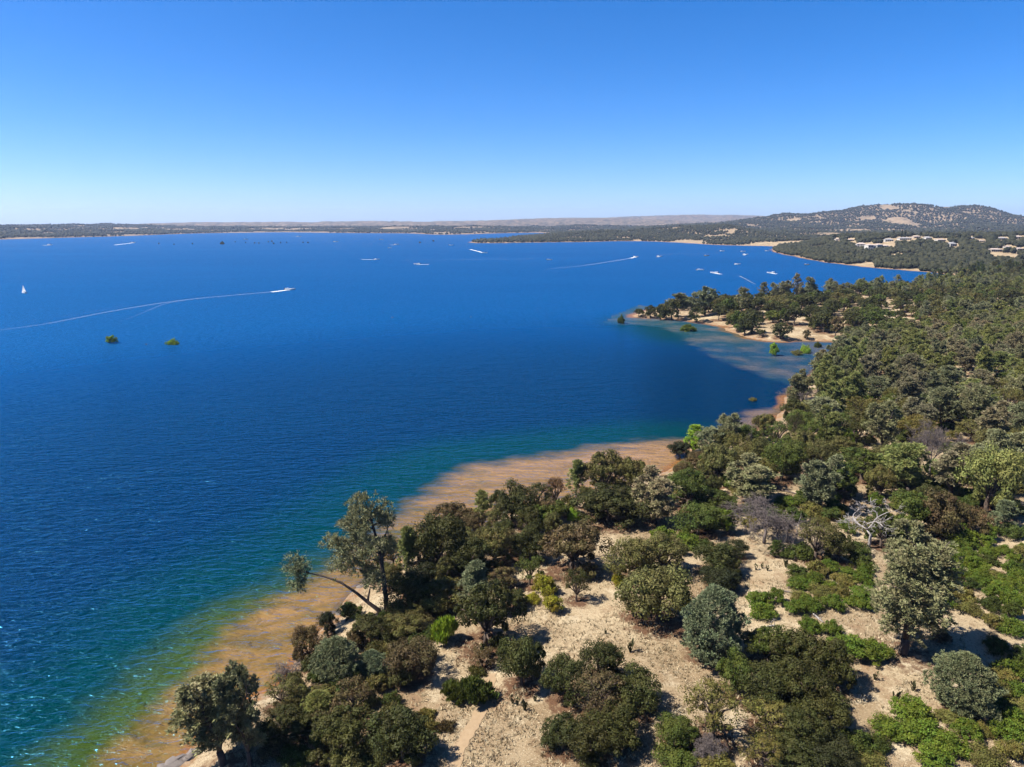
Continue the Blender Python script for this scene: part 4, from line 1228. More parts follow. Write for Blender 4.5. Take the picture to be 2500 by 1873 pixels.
# ------------------------------------------------------------------ the two-trunked shore pine
def shore_pine():
    g = ground_at([944], [1500])[0]
    _, _, dep = project(g)
    m = dep / F_PX                                   # metres per pixel there
    up = m / math.cos(math.atan2(CAM_H - g[2], g[1]))
    rng = np.random.default_rng(77)
    root = empty("shore_pine", tuple(g), label="two-trunked pine on the bank, one broken trunk reaching out level over the tan water", category="pine tree")
    def pt(px, py, dy=0.0):
        return np.array([(px - 944) * m, dy, (1500 - py) * up])
    mb, C, D, R = MB(), [], [], []
    stem = [pt(944, 1512), pt(944, 1460), pt(938, 1400, .2), pt(930, 1345, .3), pt(918, 1295, .2), pt(905, 1250, .1)]
    mb.tube(stem, [.42, .36, .30, .24, .16, .05], 8)
    stem = np.array(stem)
    fork = limb(mb, stem[2], pt(955, 1290, .8), .2, .05, rng, 5, .04, 6)
    ends = [(895, 1240, 0), (915, 1262, -1), (940, 1270, 1), (870, 1285, -1), (850, 1305, 1), (830, 1325, -1), (815, 1340, .5), (880, 1330, 1.5), (905, 1300, -2), (935, 1300, 2.5), (955, 1290, 1), (900, 1350, -2),
            (868, 1352, 2), (850, 1345, -2.5), (890, 1380, -2), (920, 1360, 3), (958, 1330, -1), (875, 1260, .5), (925, 1395, -3), (910, 1415, -1), (845, 1372, 0), (820, 1385, 0), (950, 1365, 2), (860, 1320, 3), (925, 1325, -3), (885, 1295, 2.5)]
    for ex, ey, dy in ends:
        tip = pt(ex, ey, dy * 1.1)
        zb = max(stem[1][2], min(stem[-2][2], tip[2] - .45 * abs(tip[0] - stem[3][0])))
        base = np.array([np.interp(zb, stem[:, 2], stem[:, i]) for i in range(3)])
        limb(mb, base, tip, .10, .02, rng, 4, .08, 5)
        for k in range(30):
            u = rng.uniform(.62, 1.06)
            C.append(base + (tip - base) * u + rng.normal(0, .62, 3)); D.append(unit(tip - base + np.array([0, 0, 2.2]))); R.append(rng.uniform(.45, .8))
    P, T, N, S, ti, hu = needle_leaves(np.array(C), np.array(D), np.array(R), 30, rng, .21)
    link("trunk", mb.mesh("shore_pine_trunk", M['pine_bark'], True), root)
    c = link("crown", leaf_mesh("shore_pine_crown", P, T, N, S, .28, ti, hu, M['needle']), root)
    c.color = (*TONE['pg'], 1)
    # broken trunk leaning out over the water
    mb, C, D, R = MB(), [], [], []
    lean = [pt(932, 1512, -.2), pt(926, 1488, -.3), pt(900, 1470, -.2), pt(871, 1449, 0), pt(837, 1427, 0), pt(798, 1415, .2), pt(761, 1407, .2), pt(738, 1402, .2)]
    mb.tube(lean, [.42, .36, .27, .22, .18, .14, .09, .03], 8)
    limb(mb, lean[2], pt(906, 1440, .3), .2, .07, rng, 3, .02, 6)
    for i in range(4, 8):
        for k in range(5):
            b = lean[i - 1] + (lean[i] - lean[i - 1]) * rng.random()
            limb(mb, b, b + np.array([rng.normal(-.3, .5), rng.normal(0, .6), rng.normal(-.4, .8)]), .03, .008, rng, 3, .2, 3)
    for ex, ey in [(722, 1378), (712, 1392), (735, 1385), (746, 1388), (718, 1405), (730, 1425), (716, 1432), (742, 1432), (726, 1396)]:
        tip = pt(ex, ey, rng.uniform(-1, 1))
        b = lean[6]
        limb(mb, b, tip, .05, .012, rng, 3, .1, 4)
        for k in range(30):
            C.append(b + (tip - b) * rng.uniform(.5, 1.1) + rng.normal(0, .42, 3)); D.append(unit(tip - b + np.array([0, 0, 1.2]))); R.append(rng.uniform(.35, .65))
    P, T, N, S, ti, hu = needle_leaves(np.array(C), np.array(D), np.array(R), 13, rng, .19)
    link("leaning_trunk", mb.mesh("leaning_trunk", M['pine_bark'], True), root, label="broken dark trunk leaning out level over the water")
    c = link("leaning_crown", leaf_mesh("leaning_crown", P, T, N, S, .28, ti, hu, M['needle']), root)
    c.color = (*TONE['pb'], 1)
    PLACED.append((g[0], g[1], 2.5, .3))
shore_pine()

# ------------------------------------------------------------------ dead trees and fallen wood
def dead(px, base_y, top_y, me, label, name="dead_tree", rotz=0.0, ref=1.0):
    g = ground_at([px], [base_y])[0]
    d = ray(px, top_y); H = CAM_H + d[2] * g[1] / d[1] - g[2]
    zmax = max(v.co.z for v in me.vertices)
    s = H / zmax
    o = link(name, me, None, label=label, category="dead tree")
    o.location = tuple(g); o.scale = (s * ref, s * ref, s); o.rotation_euler = (0, 0, rotz)
dead(2117, 1334, 1214, make_dead("white_snag", 3, 9, 4, 3, .75, .05, 'dead_white', 3, .17, (-.10, 0, 1), .5, .022), "bleached white snag with crooked bare branches in front of green oaks", "white_snag", 0.2, 1.15)
dead(1866, 1326, 1208, make_dead("dead_tree", 5, 8, 5, 4, .8, -.12, 'dead_grey', 4, .15, (0, 0, 1), .3, .016), "grey dead tree with drooping bare branches beside the upper clearing", "dead_tree", 0, 1.45)
dead(2266, 1166, 1016, make_dead("dead_tree", 8, 12, 5, 4, .6, .12, 'dead_grey', 3, .20, (0, 0, 1), .22, .02), "tall grey dead tree above the green oaks near the sandy opening", "dead_tree", 1.0, .95)
dead(1822, 1123, 1050, make_dead("dead_tree", 9, 8, 4, 3, .35, .25, 'dead_grey', 2, .16, (-.1, 0, 1), .2, .02), "slim grey dead tree left of the small straw gap in the slope wood", "dead_tree", 0, .6)
dead(1935, 990, 940, make_dead("dead_tree", 10, 8, 5, 3, .7, .1, 'dead_grey', 3, .16, (0, 0, 1), .3, .02), "pale dead tree at the water's edge where the cove ends", "dead_tree", 0, 1.1)
dead(1978, 1005, 948, make_dead("dead_tree", 12, 8, 5, 3, .75, .1, 'dead_grey', 3, .16, (0, 0, 1), .3, .02), "pale leafless tree among the pines just right of the cove", "dead_tree", 1, 1.2)
dead(1898, 1308, 1250, make_dead("snag_pole", 13, 6, 1, 2, .3, .3, 'dead_white', 1, .16, (.03, 0, 1), .1, .03), "pale upright dead pole right of the grey dead tree", "snag_pole", 0, .7)
dead(1922, 1326, 1268, make_dead("snag_pole", 14, 6, 1, 2, .4, .3, 'dead_grey', 1, .13, (-.05, 0, 1), .1, .03), "darker dead pole between the pale one and the olive oak", "snag_pole", 0, .7)
dead(1946, 1300, 1252, make_dead("snag_pole", 15, 6, 1, 2, .4, .3, 'dead_white', 1, .11, (0, 0, 1), .1, .03), "thin pale dead pole standing among green shrubs", "snag_pole", 0, .6)
dead(1733, 1850, 1798, make_dead("dead_brush", 16, 3, 5, 4, 1.0, .0, 'dead_grey', 6, .06, (0, 0, .5), .35, .012), "tangle of grey dead brush by the see-through tree at the bottom", "dead_brush", 0, 1.0)
dead(708, 1648, 1612, make_dead("driftwood", 18, 3, 4, 4, 1.0, -.1, 'dead_grey', 5, .07, (0, 0, .5), .35, .014), "tangle of dead branches lying at the waterline above the orange beach", "driftwood", 0, 1.3)
dead(2180, 1130, 1095, make_dead("dead_brush", 20, 3, 4, 4, .9, .1, 'dead_grey', 5, .07, (0, 0, .5), .35, .016), "grey dead brush on the sandy opening left of the tall dead tree", "dead_brush", 0, 1.2)

def log(p, q, r, mat, label, lift=0.0):
    a, b = ground_at([p[0], q[0]], [p[1], q[1]])
    a = a + np.array([0, 0, r * .8 + lift]); b = b + np.array([0, 0, r * .8])
    rng = np.random.default_rng(int(p[0]))
    mb = MB()
    mid = Vector((a + b) / 2)
    pts = limb(mb, a - np.array(mid), b - np.array(mid), r, r * .6, rng, 6, .02, 8)
    for k in range(4):
        s = pts[rng.integers(1, 6)]
        limb(mb, s, s + rng.normal(0, r * 3, 3) + np.array([0, 0, r * 3]), r * .3, r * .1, rng, 3, .1, 4)
    o = link("fallen_log", mb.mesh("fallen_log", M[mat], True), None, label=label, category="log")
    o.location = mid
log((1885, 1190), (1945, 1208), .22, 'log_dark', "dark fallen log on the sandy gap below the grey pine")
log((1926, 1363), (1970, 1366), .20, 'dead_white', "white fallen log at the top of the upper clearing")
log((1982, 1499), (2010, 1521), .16, 'dead_white', "bleached log lying between shrubs left of the tall grey pine")
log((1872, 1533), (1892, 1529), .16, 'dead_white', "short pale log at the shrub edge right of the big pale pine")
log((2190, 1168), (2225, 1165), .16, 'dead_white', "pale log at the foot of the sandy opening near the tall dead tree")
log((655, 1695), (668, 1689), .12, 'log_dark', "short dark branch at the back of the orange beach")
log((1905, 1445), (1965, 1452), .14, 'dead_grey' if True else '', "grey broken log at the lower edge of the upper clearing")

def rock(px, py, w, h, label, seed):
    g = ground_at([px], [py])[0]
    rng = np.random.default_rng(seed)
    n, k = 5, 8
    V, F = [], []
    for i in range(n + 1):
        th = math.pi * i / n
        for j in range(k):
            ph = 2 * math.pi * j / k
            d = np.array([math.sin(th) * math.cos(ph), math.sin(th) * math.sin(ph), math.cos(th)])
            f = 1 + .75 * (fbm(np.array([d[0] * 2.6 + seed]), np.array([d[1] * 2.6 + d[2] * 2.3]), seed, 3)[0] - .5) * 2
            V.append(d * f * np.array([w / 2, w * .38, h]) * rng.uniform(.82, 1.15))
    for i in range(n):
        for j in range(k):
            F.append((i * k + j, (i + 1) * k + j, (i + 1) * k + (j + 1) % k, i * k + (j + 1) % k))
    o = link("rock", mesh_np("rock", np.array(V), np.array(F), M['rock']), None, label=label, category="rock")
    o.location = (g[0], g[1], g[2] - h * .2); o.rotation_euler = (0, 0, rng.uniform(0, 6))
rock(432, 1862, 3.2, .6, "largest flat grey rock at the waterline in the bottom corner", 1)
rock(470, 1845, 2.4, .55, "grey rock beside the largest one, half under the leaning pine", 2)
rock(402, 1878, 2.2, .4, "low grey rock at the bottom edge by the tan water", 3)
rock(828, 1497, 1.5, .4, "pale rock at the waterline left of the bank bush", 4)
rock(882, 1433, 1.6, .4, "rock at the water's edge below the shore pine's crown", 5)
rock(845, 1515, 1.2, .35, "small rock on the bank under the bush", 6)

# little dark weeds on the straw
def weeds():
    rng = np.random.default_rng(40)
    protos = []
    for s in range(3):
        mb = MB()
        for k in range(14):
            a = rng.uniform(0, 6.28); l = rng.uniform(.4, 1)
            tip = np.array([math.cos(a) * .35 * l, math.sin(a) * .35 * l, l])
            limb(mb, (0, 0, -.05), tip, .035, .012, rng, 3, .08, 3)
            b = tip * .7; q = np.array([-math.sin(a), math.cos(a), 0]) * .12
            mb.poly([b - q, b + q, tip + q * .4, tip - q * .4], [(0, 1, 2, 3)])
        protos.append(mb.mesh("weed", M['weed']))
    spots = [(1538, 1592, 1.9, "tall dark weed alone on the straw above the big thicket"), (1282, 1734, 1.5, "dark weed on the straw right of the trail"), (1252, 1718, 1.3, "dark weed just below the compact dark oak"),
             (2186, 1712, 1.8, "dark spiky weed in the middle of the lower straw opening"), (2230, 1688, 1.4, "small weed above the spiky one on the lower straw opening"), (2480, 1310, 1.5, "weed on the straw at the right edge above the chaparral"),
             (1918, 1385, 1.7, "dark weed standing free on the upper clearing"), (1845, 1392, 1.1, "left-hand weed of the low row on the upper clearing"), (1860, 1388, 1.0, "second weed of the low row on the upper clearing"), (1874, 1394, 1.1, "right-hand weed of the low row on the upper clearing"),
             (1262, 1722, 1.0, "weed between the trail and the big thicket"), (1306, 1712, 1.0, "pale weed near the big thicket's left side"), (2475, 1600, 1.4, "weed on the straw at the right edge below the shadow"), (2135, 1660, 1.2, "weed at the top of the lower straw opening"), (1478, 1548, .8, "tiny weed on the middle of the great clearing")]
    g = ground_at([s[0] for s in spots], [s[1] for s in spots])
    for i, s in enumerate(spots):
        o = link("weed", protos[i % 3], None, label=s[3], category="weed", group="weeds on the straw")
        o.location = tuple(g[i]); o.scale = (s[2],) * 3; o.rotation_euler = (0, 0, i * 1.7)
M['weed'] = plain("dry_weed", (.037, .037, .016), .9, .1, .3)
weeds()

# ------------------------------------------------------------------ dirt trail
def trail():
    px = np.array([(1198, 1645), (1196, 1665), (1192, 1690), (1182, 1715), (1172, 1740), (1158, 1768), (1140, 1795), (1122, 1825), (1112, 1850), (1106, 1880), (1098, 1910)], float)
    g = ground_at(px[:, 0], px[:, 1])[:, :2]
    g = chaikin(g, 3)
    t = unit(np.gradient(g, axis=0)); n = np.stack([-t[:, 1], t[:, 0]], 1)
    k = np.linspace(-1, 1, 9)
    w = .5 + .45 * fbm(np.arange(len(g)) * .35, np.zeros(len(g)), 8, 3)
    P = (g[:, None, :] + n[:, None, :] * (k[None, :, None] * w[:, None, None]))
    P2 = P.reshape(-1, 2)
    z = height(P2) + .05 - .0 * np.tile(np.abs(k), len(g))
    idx = np.arange(len(P2)).reshape(len(g), 9)
    F = np.stack([idx[:-1, :-1], idx[:-1, 1:], idx[1:, 1:], idx[1:, :-1]], -1).reshape(-1, 4)
    t_ = NT("trail_dirt")
    p = t_.pos()
    c = t_.mix(t_.noise(1.6, 5, p, .7), (.19, .128, .072), (.265, .195, .12))
    t_.principled(c, .95, .1, t_.bump(t_.noise(4, 5, p), .5, .1))
    me = mesh_np("path", np.column_stack([P2, z]), F, t_.m, True)
    link("path", me, kind="structure", label="narrow sandy footpath running down the straw slope")
    return g
TRAIL = trail()

# ------------------------------------------------------------------ dry grass tufts on the near straw
def grass():
    rng = np.random.default_rng(50)
    n = 42000
    a = rng.uniform(math.radians(-26), math.radians(44), n); r = 58 * (210 / 58) ** rng.random(n)
    P = np.stack([np.sin(a) * r, np.cos(a) * r], 1)
    d = shore_d(P)
    P = P[d > 3.0]
    P = P[fbm(P[:, 0] / 5, P[:, 1] / 5, 60, 3) > .42]
    P = P[seg_dist(P, TRAIL) > .8]
    z = height(P)
    n = len(P); B = 4
    base = np.repeat(np.column_stack([P, z]), B, 0) + np.column_stack([rng.normal(0, .14, (n * B, 2)), np.zeros(n * B)])
    a = rng.uniform(0, 6.283, n * B); h = rng.uniform(.12, .45, n * B) ; w = rng.uniform(.03, .09, n * B)
    side = np.column_stack([np.cos(a), np.sin(a), np.zeros(n * B)]) * w[:, None]
    tip = base + np.column_stack([rng.normal(0, .14, (n * B, 2)), h])
    V = np.stack([base - side, base + side, tip], 1).reshape(-1, 3)
    me = mesh_np("grass", V, np.arange(len(V)).reshape(-1, 3), None)
    t = NT("dry_grass")
    v = t.attr("tint")
    c = t.mix(v, (.085, .058, .026), (.39, .32, .205))
    t.principled(c, .9, .1)
    me.materials.append(t.m)
    attr(me, "tint", np.repeat(np.clip(rng.normal(.55, .28, n), 0, 1), B), 'FACE')
    link("grass", me, kind="stuff", label="dry straw-coloured grass tufts over the near slope", category="grass")
grass()

# ------------------------------------------------------------------ houses across the bay
def house(px, py, wpx, hpx, label, wall='stucco', roof='tile', depth=12.0, wins=4, storeys=1, rot=0.0, flat=False):
    g = ground_at([px], [py])[0]
    _, _, dep = project(g)
    W, H = .85 * wpx * dep / F_PX, max(3.0, .85 * hpx * dep / F_PX)
    root = empty("house", tuple(g), rot, label=label, category="house", group="houses on the hillside")
    z0 = -2.5
    mb = MB(); mb.box(-W / 2, W / 2, 0, depth, z0, H * (1 if flat else .72))
    link("wall", mb.mesh("wall", M[wall]), root)
    e = .5
    mb = MB()
    hz = H * (1.0 if flat else .72)
    if flat:
        mb.box(-W / 2 - .3, W / 2 + .3, -.3, depth + .3, hz + .003, hz + .45)
    else:
        rr = min(W, depth) * .45
        V = [(-W / 2 - e, -e, hz + .003), (W / 2 + e, -e, hz + .003), (W / 2 + e, depth + e, hz + .003), (-W / 2 - e, depth + e, hz + .003), (-W / 2 + rr, depth / 2, H * 1.12), (W / 2 - rr, depth / 2, H * 1.12)]
        mb.poly(V, [(0, 1, 5, 4), (1, 2, 5), (2, 3, 4, 5), (3, 0, 4), (0, 3, 2, 1)])
    rf = link("roof", mb.mesh("roof", M[roof]), root)
    mb = MB(); mb.box(W * .2, W * .2 + 1, depth * .45, depth * .45 + 1, hz, H * 1.25)
    link("chimney", mb.mesh("chimney", M[wall]), rf)
    sh = hz / storeys
    for s in range(storeys):
        for i in range(wins):
            x = -W / 2 + W * (i + .5) / wins
            ww = W / wins * .27
            mb = MB(); mb.box(x - ww, x + ww, -.06, -.003, s * sh + sh * .18, s * sh + sh * .8)
            w_ = link("window", mb.mesh("window", M['glass']), root)
            mb = MB(); mb.box(x - ww - .1, x + ww + .1, -.16, -.003, s * sh + sh * .8 + .003, s * sh + sh * .8 + .2)
            link("lintel", mb.mesh("lintel", M[wall]), w_)
    return root
def mansion():
    g = ground_at([2146], [612])[0]
    _, _, dep = project(g)
    W, H = 58 * dep / F_PX, 13.5 * dep / F_PX
    root = empty("mansion", tuple(g), 0.0, label="long white two-storey mansion with tall arched openings above a pale terrace wall", category="house")
    mb = MB()
    mb.box(-W / 2, -W * .28, -2.5, 12, -2, H); mb.box(-W * .28, -W * .12, .5, 12, -2, H * .92); mb.box(-W * .12, W * .12, -2, 12, -2, H * 1.05)
    mb.box(W * .12, W * .17, .5, 12, -2, H * .9); mb.box(W * .17, W * .36, -2.2, 12, -2, H * .88); mb.box(W * .36, W * .5, 0, 11, -2, H * .68)
    link("wall", mb.mesh("wall", M['stucco']), root)
    for x0, x1, y0, z in ((-W / 2, -W * .28, -2.5, H), (-W * .12, W * .12, -2, H * 1.05), (W * .17, W * .36, -2.2, H * .88), (W * .36, W * .5, 0, H * .68), (-W * .28, -W * .12, .5, H * .92)):
        mb = MB(); c = (x0 + x1) / 2
        mb.poly([(x0 - .4, y0 - .4, z + .003), (x1 + .4, y0 - .4, z + .003), (x1 + .4, 12.4, z + .003), (x0 - .4, 12.4, z + .003), (c, (y0 + 9) / 2, z + 2.0), (c, (y0 + 15) / 2, z + 2.0)],
                [(0, 1, 4), (1, 2, 5, 4), (2, 3, 5), (3, 0, 4, 5), (0, 3, 2, 1)])
        link("roof", mb.mesh("roof", M['tile']), root)
    def arch(x, y, w, z0, z1):
        mb = MB(); V = [(x - w, y, z0), (x + w, y, z0)]
        for k in range(9):
            a = math.pi * k / 8; V.append((x + w * math.cos(a), y, z1 + w * math.sin(a)))
        n = len(V); V += [(p[0], p[1] + .05, p[2]) for p in V]
        F = [tuple(range(n)), tuple(range(2 * n - 1, n - 1, -1))] + [(i, i + n, (i + 1) % n + n, (i + 1) % n) for i in range(n)]
        mb.poly(V, F)
        link("window", mb.mesh("window", M['glass']), root)
    for s in (0, 1):
        zb, zt = H * (.08 + .5 * s), H * (.30 + .5 * s)
        for k in range(3): arch(-W * .09 + W * .09 * k, -2.06, W * .026, zb, zt)
        for k in range(2): arch(W * .22 + W * .09 * k, -2.26, W * .024, zb * .86, zt * .86)
        for k in range(2): arch(-W * .44 + W * .10 * k, -2.56, W * .03, zb, zt)
    arch(-W * .2, .44, W * .045, H * .05, H * .4); arch(W * .43, -.06, W * .03, H * .08, H * .3)
    mb = MB(); mb.box(-W * .45, W * .42, -14, -13, -9, -3); mb.box(-W * .45, W * .42, -13.003, -2.6, -4.2, -3.4)
    link("terrace", mb.mesh("terrace", M['masonry']), root)
mansion()
HOUSES = [(2103, 603, 24, 11, "white house close on the left of the mansion", 'stucco', 'tile', 3, 2), (2171, 590, 22, 8, "white house uphill behind the mansion", 'stucco', 'roof_grey', 4, 1),
 (2046, 588, 12, 6, "small pale house farthest left on the hillside", 'stucco', 'tile', 2, 1), (2079, 589, 16, 6, "pale house uphill left of the mansion", 'stucco_tan', 'tile', 3, 1),
 (2211, 586, 34, 7, "long low pale house below the dark cypresses", 'stucco', 'roof_grey', 6, 1), (2240, 581, 20, 6, "tan house right of the dark cypresses", 'stucco_tan', 'tile', 3, 1),
 (2268, 586, 18, 9, "tall white house uphill in the middle of the ridge", 'stucco', 'roof_grey', 3, 2), (2299, 590, 26, 7, "broad pale house right of the tall white one", 'stucco', 'tile', 4, 1),
 (2328, 602, 22, 11, "grey-white gabled house lower on the slope", 'stucco', 'roof_grey', 3, 2), (2336, 580, 12, 5, "small house on the crest above the grey-white one", 'stucco_tan', 'tile', 2, 1),
 (2374, 584, 13, 5, "small white house on the crest right of the middle", 'stucco', 'roof_grey', 2, 1), (2398, 591, 15, 5, "low pale house among trees right of the crest", 'stucco_tan', 'tile', 3, 1),
 (2433, 615, 30, 9, "wide pinkish house on the right part of the slope", 'stucco_tan', 'tile', 5, 1), (2463, 606, 16, 6, "small pale house above the wide pinkish one", 'stucco', 'tile', 2, 1),
 (2448, 586, 28, 7, "long white house on the crest at the right", 'stucco', 'roof_grey', 5, 1), (2488, 583, 20, 8, "white house on the crest at the picture's right edge", 'stucco', 'tile', 3, 1),
 (2492, 612, 22, 8, "tan house on the slope at the right edge", 'stucco_tan', 'tile', 3, 1)]
for i, (x, y, w, h, lab, wa, ro, wi, st) in enumerate(HOUSES):
    house(x, y, w, h, lab, wa, ro, 11, wi, st, rot=((i * 37) % 9 - 4) * .05)
HOUSE_PX = [(2146, 600, 40)] + [(q[0], q[1] - 3, q[2] * .6 + 3) for q in HOUSES]

# ------------------------------------------------------------------ woods on the hillside: nearest as single trees, the rest as one wood
def blob_mesh(name, P, w, h, seed, tris=20, mat=None):
    rng = np.random.default_rng(seed)
    if tris == 20:
        ph = (1 + 5 ** .5) / 2
        V0 = unit(np.array([(-1, ph, 0), (1, ph, 0), (-1, -ph, 0), (1, -ph, 0), (0, -1, ph), (0, 1, ph), (0, -1, -ph), (0, 1, -ph), (ph, 0, -1), (ph, 0, 1), (-ph, 0, -1), (-ph, 0, 1)], float))
        F0 = np.array([(0, 11, 5), (0, 5, 1), (0, 1, 7), (0, 7, 10), (0, 10, 11), (1, 5, 9), (5, 11, 4), (11, 10, 2), (10, 7, 6), (7, 1, 8), (3, 9, 4), (3, 4, 2), (3, 2, 6), (3, 6, 8), (3, 8, 9), (4, 9, 5), (2, 4, 11), (6, 2, 10), (8, 6, 7), (9, 8, 1)])
    else:
        V0 = np.array([(1, 0, 0), (0, 1, 0), (-1, 0, 0), (0, -1, 0), (0, 0, 1), (0, 0, -1)], float)
        F0 = np.array([(0, 1, 4), (1, 2, 4), (2, 3, 4), (3, 0, 4), (1, 0, 5), (2, 1, 5), (3, 2, 5), (0, 3, 5)])
    n, k = len(P), len(V0)
    a = rng.uniform(0, 6.283, n)
    ca, sa = np.cos(a)[:, None], np.sin(a)[:, None]
    V = np.empty((n, k, 3))
    jit = rng.uniform(.62, 1.3, (n, k))
    V[:, :, 0] = (V0[:, 0] * ca - V0[:, 1] * sa) * jit * (w * .5)[:, None]
    V[:, :, 1] = (V0[:, 0] * sa + V0[:, 1] * ca) * jit * (w * .5)[:, None]
    V[:, :, 2] = (V0[:, 2] * .5 * jit + .45) * h[:, None]
    V += P[:, None, :]
    F = (F0[None] + (np.arange(n) * k)[:, None, None]).reshape(-1, 3)
    me = mesh_np(name, V.reshape(-1, 3), F, mat, False)
    attr(me, "tint", np.repeat(rng.random(n), len(F0)), 'FACE')
    return me
def mat_wood(name, a, b):
    t = NT(name)
    n = t.noise(.5, 4, t.pos(), .7)
    c = t.mix(t.attr("tint"), a, b)
    c = t.mix(t.ramp(n, .35, .7), t.mix(.45, c, (.0, .0, .0)), c)
    t.principled(c, .9, .1, t.bump(n, 1.0, 1.2))
    return t.m
M['wood'] = mat_wood("far_wood_leaf", (.020, .023, .012), (.052, .050, .025))

def cloud(r0, r1, n, seed, spacing, a0=-40, a1=40, thr=.40, sc_=60.0, dmin=4.0, amin=None):
    rng = np.random.default_rng(seed)
    a = np.radians(rng.uniform(a0, a1, n)); r = np.sqrt(rng.uniform(r0 * r0, r1 * r1, n))
    P = np.stack([np.sin(a) * r, np.cos(a) * r], 1)
    d = shore_d(P)
    P, d = P[d > dmin], d[d > dmin]
    f = fbm(P[:, 0] / sc_, P[:, 1] / sc_, 80, 4)
    k = f > thr - .25 * (1 - ss(10, 60, d)) * 0
    P = P[k]
    key = np.floor(P / spacing).astype(np.int64)
    _, i = np.unique(key[:, 0] * 1000003 + key[:, 1], return_index=True)
    P = P[np.sort(i)]
    return np.column_stack([P, height(P)])

H = cloud(770, 1960, 80000, 90, 8.0, 8, 42, .40, 42, 5)
X, Y, dep = project(H)
ok = np.ones(len(H), bool)
for hx, hy, hr in HOUSE_PX:
    ok &= ~((np.abs(X - hx) < hr) & (Y > hy - 5) & (Y < hy + 11))
ok &= ~inside(np.column_stack([X, Y]), np.array([(2050, 652), (2075, 645), (2125, 640), (2140, 648), (2135, 658), (2075, 660)], float))
H, X, Y, dep = H[ok], X[ok], Y[ok], dep[ok]
vis = (X > 1870) & (X < 2520) & (Y > 560) & (Y < 700)
order = np.argsort(dep)
single = [i for i in order if vis[i]]
# the ones that show largest stay single trees
step = single[:275]
rest = np.ones(len(H), bool); rest[step] = False
hr = random.Random(33)
KIND['hill'] = ('hillside_tree', 'tree', 'trunk', 'crown'); PROTO['hill'] = PROTO['oak_far'] + PROTO['pine_far'][:1]; SIZE['hill'] = SIZE['oak_far']
for i in step:
    tone = hr.choice(['od', 'od', 'oo', 'og', 'pg'])
    w = hr.uniform(7, 11)
    plant('hill', tuple(H[i]), w, hr.uniform(6, 9), tone, f"{size_word(w, 8.3, 9.7)} {TW[tone]} tree on the far side of the bay, {where((X[i], Y[i]), 'bay')}", "trees on the far side of the bay", rng=hr)
R = H[rest]
rng_ = np.random.default_rng(5)
w = rng_.uniform(7, 11.5, len(R)); h = rng_.uniform(5.5, 9.5, len(R))
# each of these is three overlapping lumps
P3_ = np.vstack([R, R + np.column_stack([rng_.normal(0, 2.6, (len(R), 2)), rng_.uniform(-.6, .3, len(R))]), R + np.column_stack([rng_.normal(0, 2.6, (len(R), 2)), rng_.uniform(-.6, .6, len(R))])])
link("hillside_wood", blob_mesh("hillside_wood", P3_, np.concatenate([w, w * .7, w * .6]), np.concatenate([h, h * .9, h * .8]), 6, 20, M['wood']), kind="stuff", label="wood of oaks covering the hillside around the houses", category="wood")
# slender dark cypresses on the crest
def cypress_proto():
    rng = np.random.default_rng(3)
    mb = MB(); limb(mb, (0, 0, -.5), (0, 0, 3), .25, .2, rng, 2, .0, 6)
    n = 900; t = rng.random(n); a = rng.uniform(0, 6.283, n)
    rr = 1.7 * np.sin(np.pi * (.1 + .88 * t)) ** .7 * rng.uniform(.7, 1.05, n)
    P = np.stack([rr * np.cos(a), rr * np.sin(a), .6 + t * 12.5], 1)
    N = unit(np.stack([np.cos(a), np.sin(a), .3 * np.ones(n)], 1) + rng.normal(0, .3, (n, 3)))
    T = unit(np.cross(N, rng.normal(0, 1, (n, 3))))
    return mb.mesh("cypress_trunk", M['bark'], True), leaf_mesh("cypress_crown", P, T, N, rng.uniform(.4, .7, n), .7, rng.random(n), rng.random(n), M['leaf'])
PROTO['cypress'] = [cypress_proto()]; SIZE['cypress'] = (3.4, 13); KIND['cypress'] = ('cypress_tree', 'cypress', 'trunk', 'crown')
for x, y, hp, lab in [(2180, 580, 18, "leftmost dark cypress on the crest above the mansion"), (2201, 581, 19, "left of the twin dark cypresses on the crest"), (2209, 582, 20, "right of the twin dark cypresses on the crest"),
                      (2247, 578, 13, "small dark cypress right of the twin ones on the crest"), (2342, 588, 16, "dark cypress beside the small house on the crest"), (2286, 581, 12, "short dark cypress left of the broad pale house"), (2315, 580, 12, "short dark cypress right of the broad pale house"), (2433, 586, 11, "small dark cypress at the right part of the crest")]:
    g = ground_at([x], [y])[0]; _, _, dp_ = project(g)
    plant('cypress', tuple(g), 4.2, hp * dp_ / F_PX, 'dg', lab)
# distant woods
for nm, lab, a in (("point_wood", "wood on the low point and the dark hill across the lake", (1900, 3300, 150000, 91, 9.0, -6, 42, .40, 110, 8, 9.5)),
                   ("mountain_wood", "scattered oak wood on the mountain flanks", (3300, 5300, 170000, 92, 15.0, 6, 44, .38, 120, 10, 13.0)),
                   ("far_shore_wood", "wood along the far shore of the lake", (2300, 6400, 170000, 93, 17.0, -44, 10, .44, 160, 12, 14.0))):
    Q = cloud(*a[:10])
    if nm == "far_shore_wood": Q = Q[np.hypot(Q[:, 0], Q[:, 1]) > np.where(np.degrees(np.arctan2(Q[:, 0], Q[:, 1])) > -6, 3300, 0)]
    if nm == "mountain_wood": Q = Q[np.degrees(np.arctan2(Q[:, 0], Q[:, 1])) > 10]
    r2 = np.random.default_rng(a[3])
    ww = r2.uniform(.75, 1.3, len(Q)) * a[10]
    print(nm, len(Q))
    link(nm, blob_mesh(nm, Q, ww, ww * r2.uniform(.6, .95, len(Q)), a[3], 8, M['wood']), kind="stuff", label=lab, category="wood")

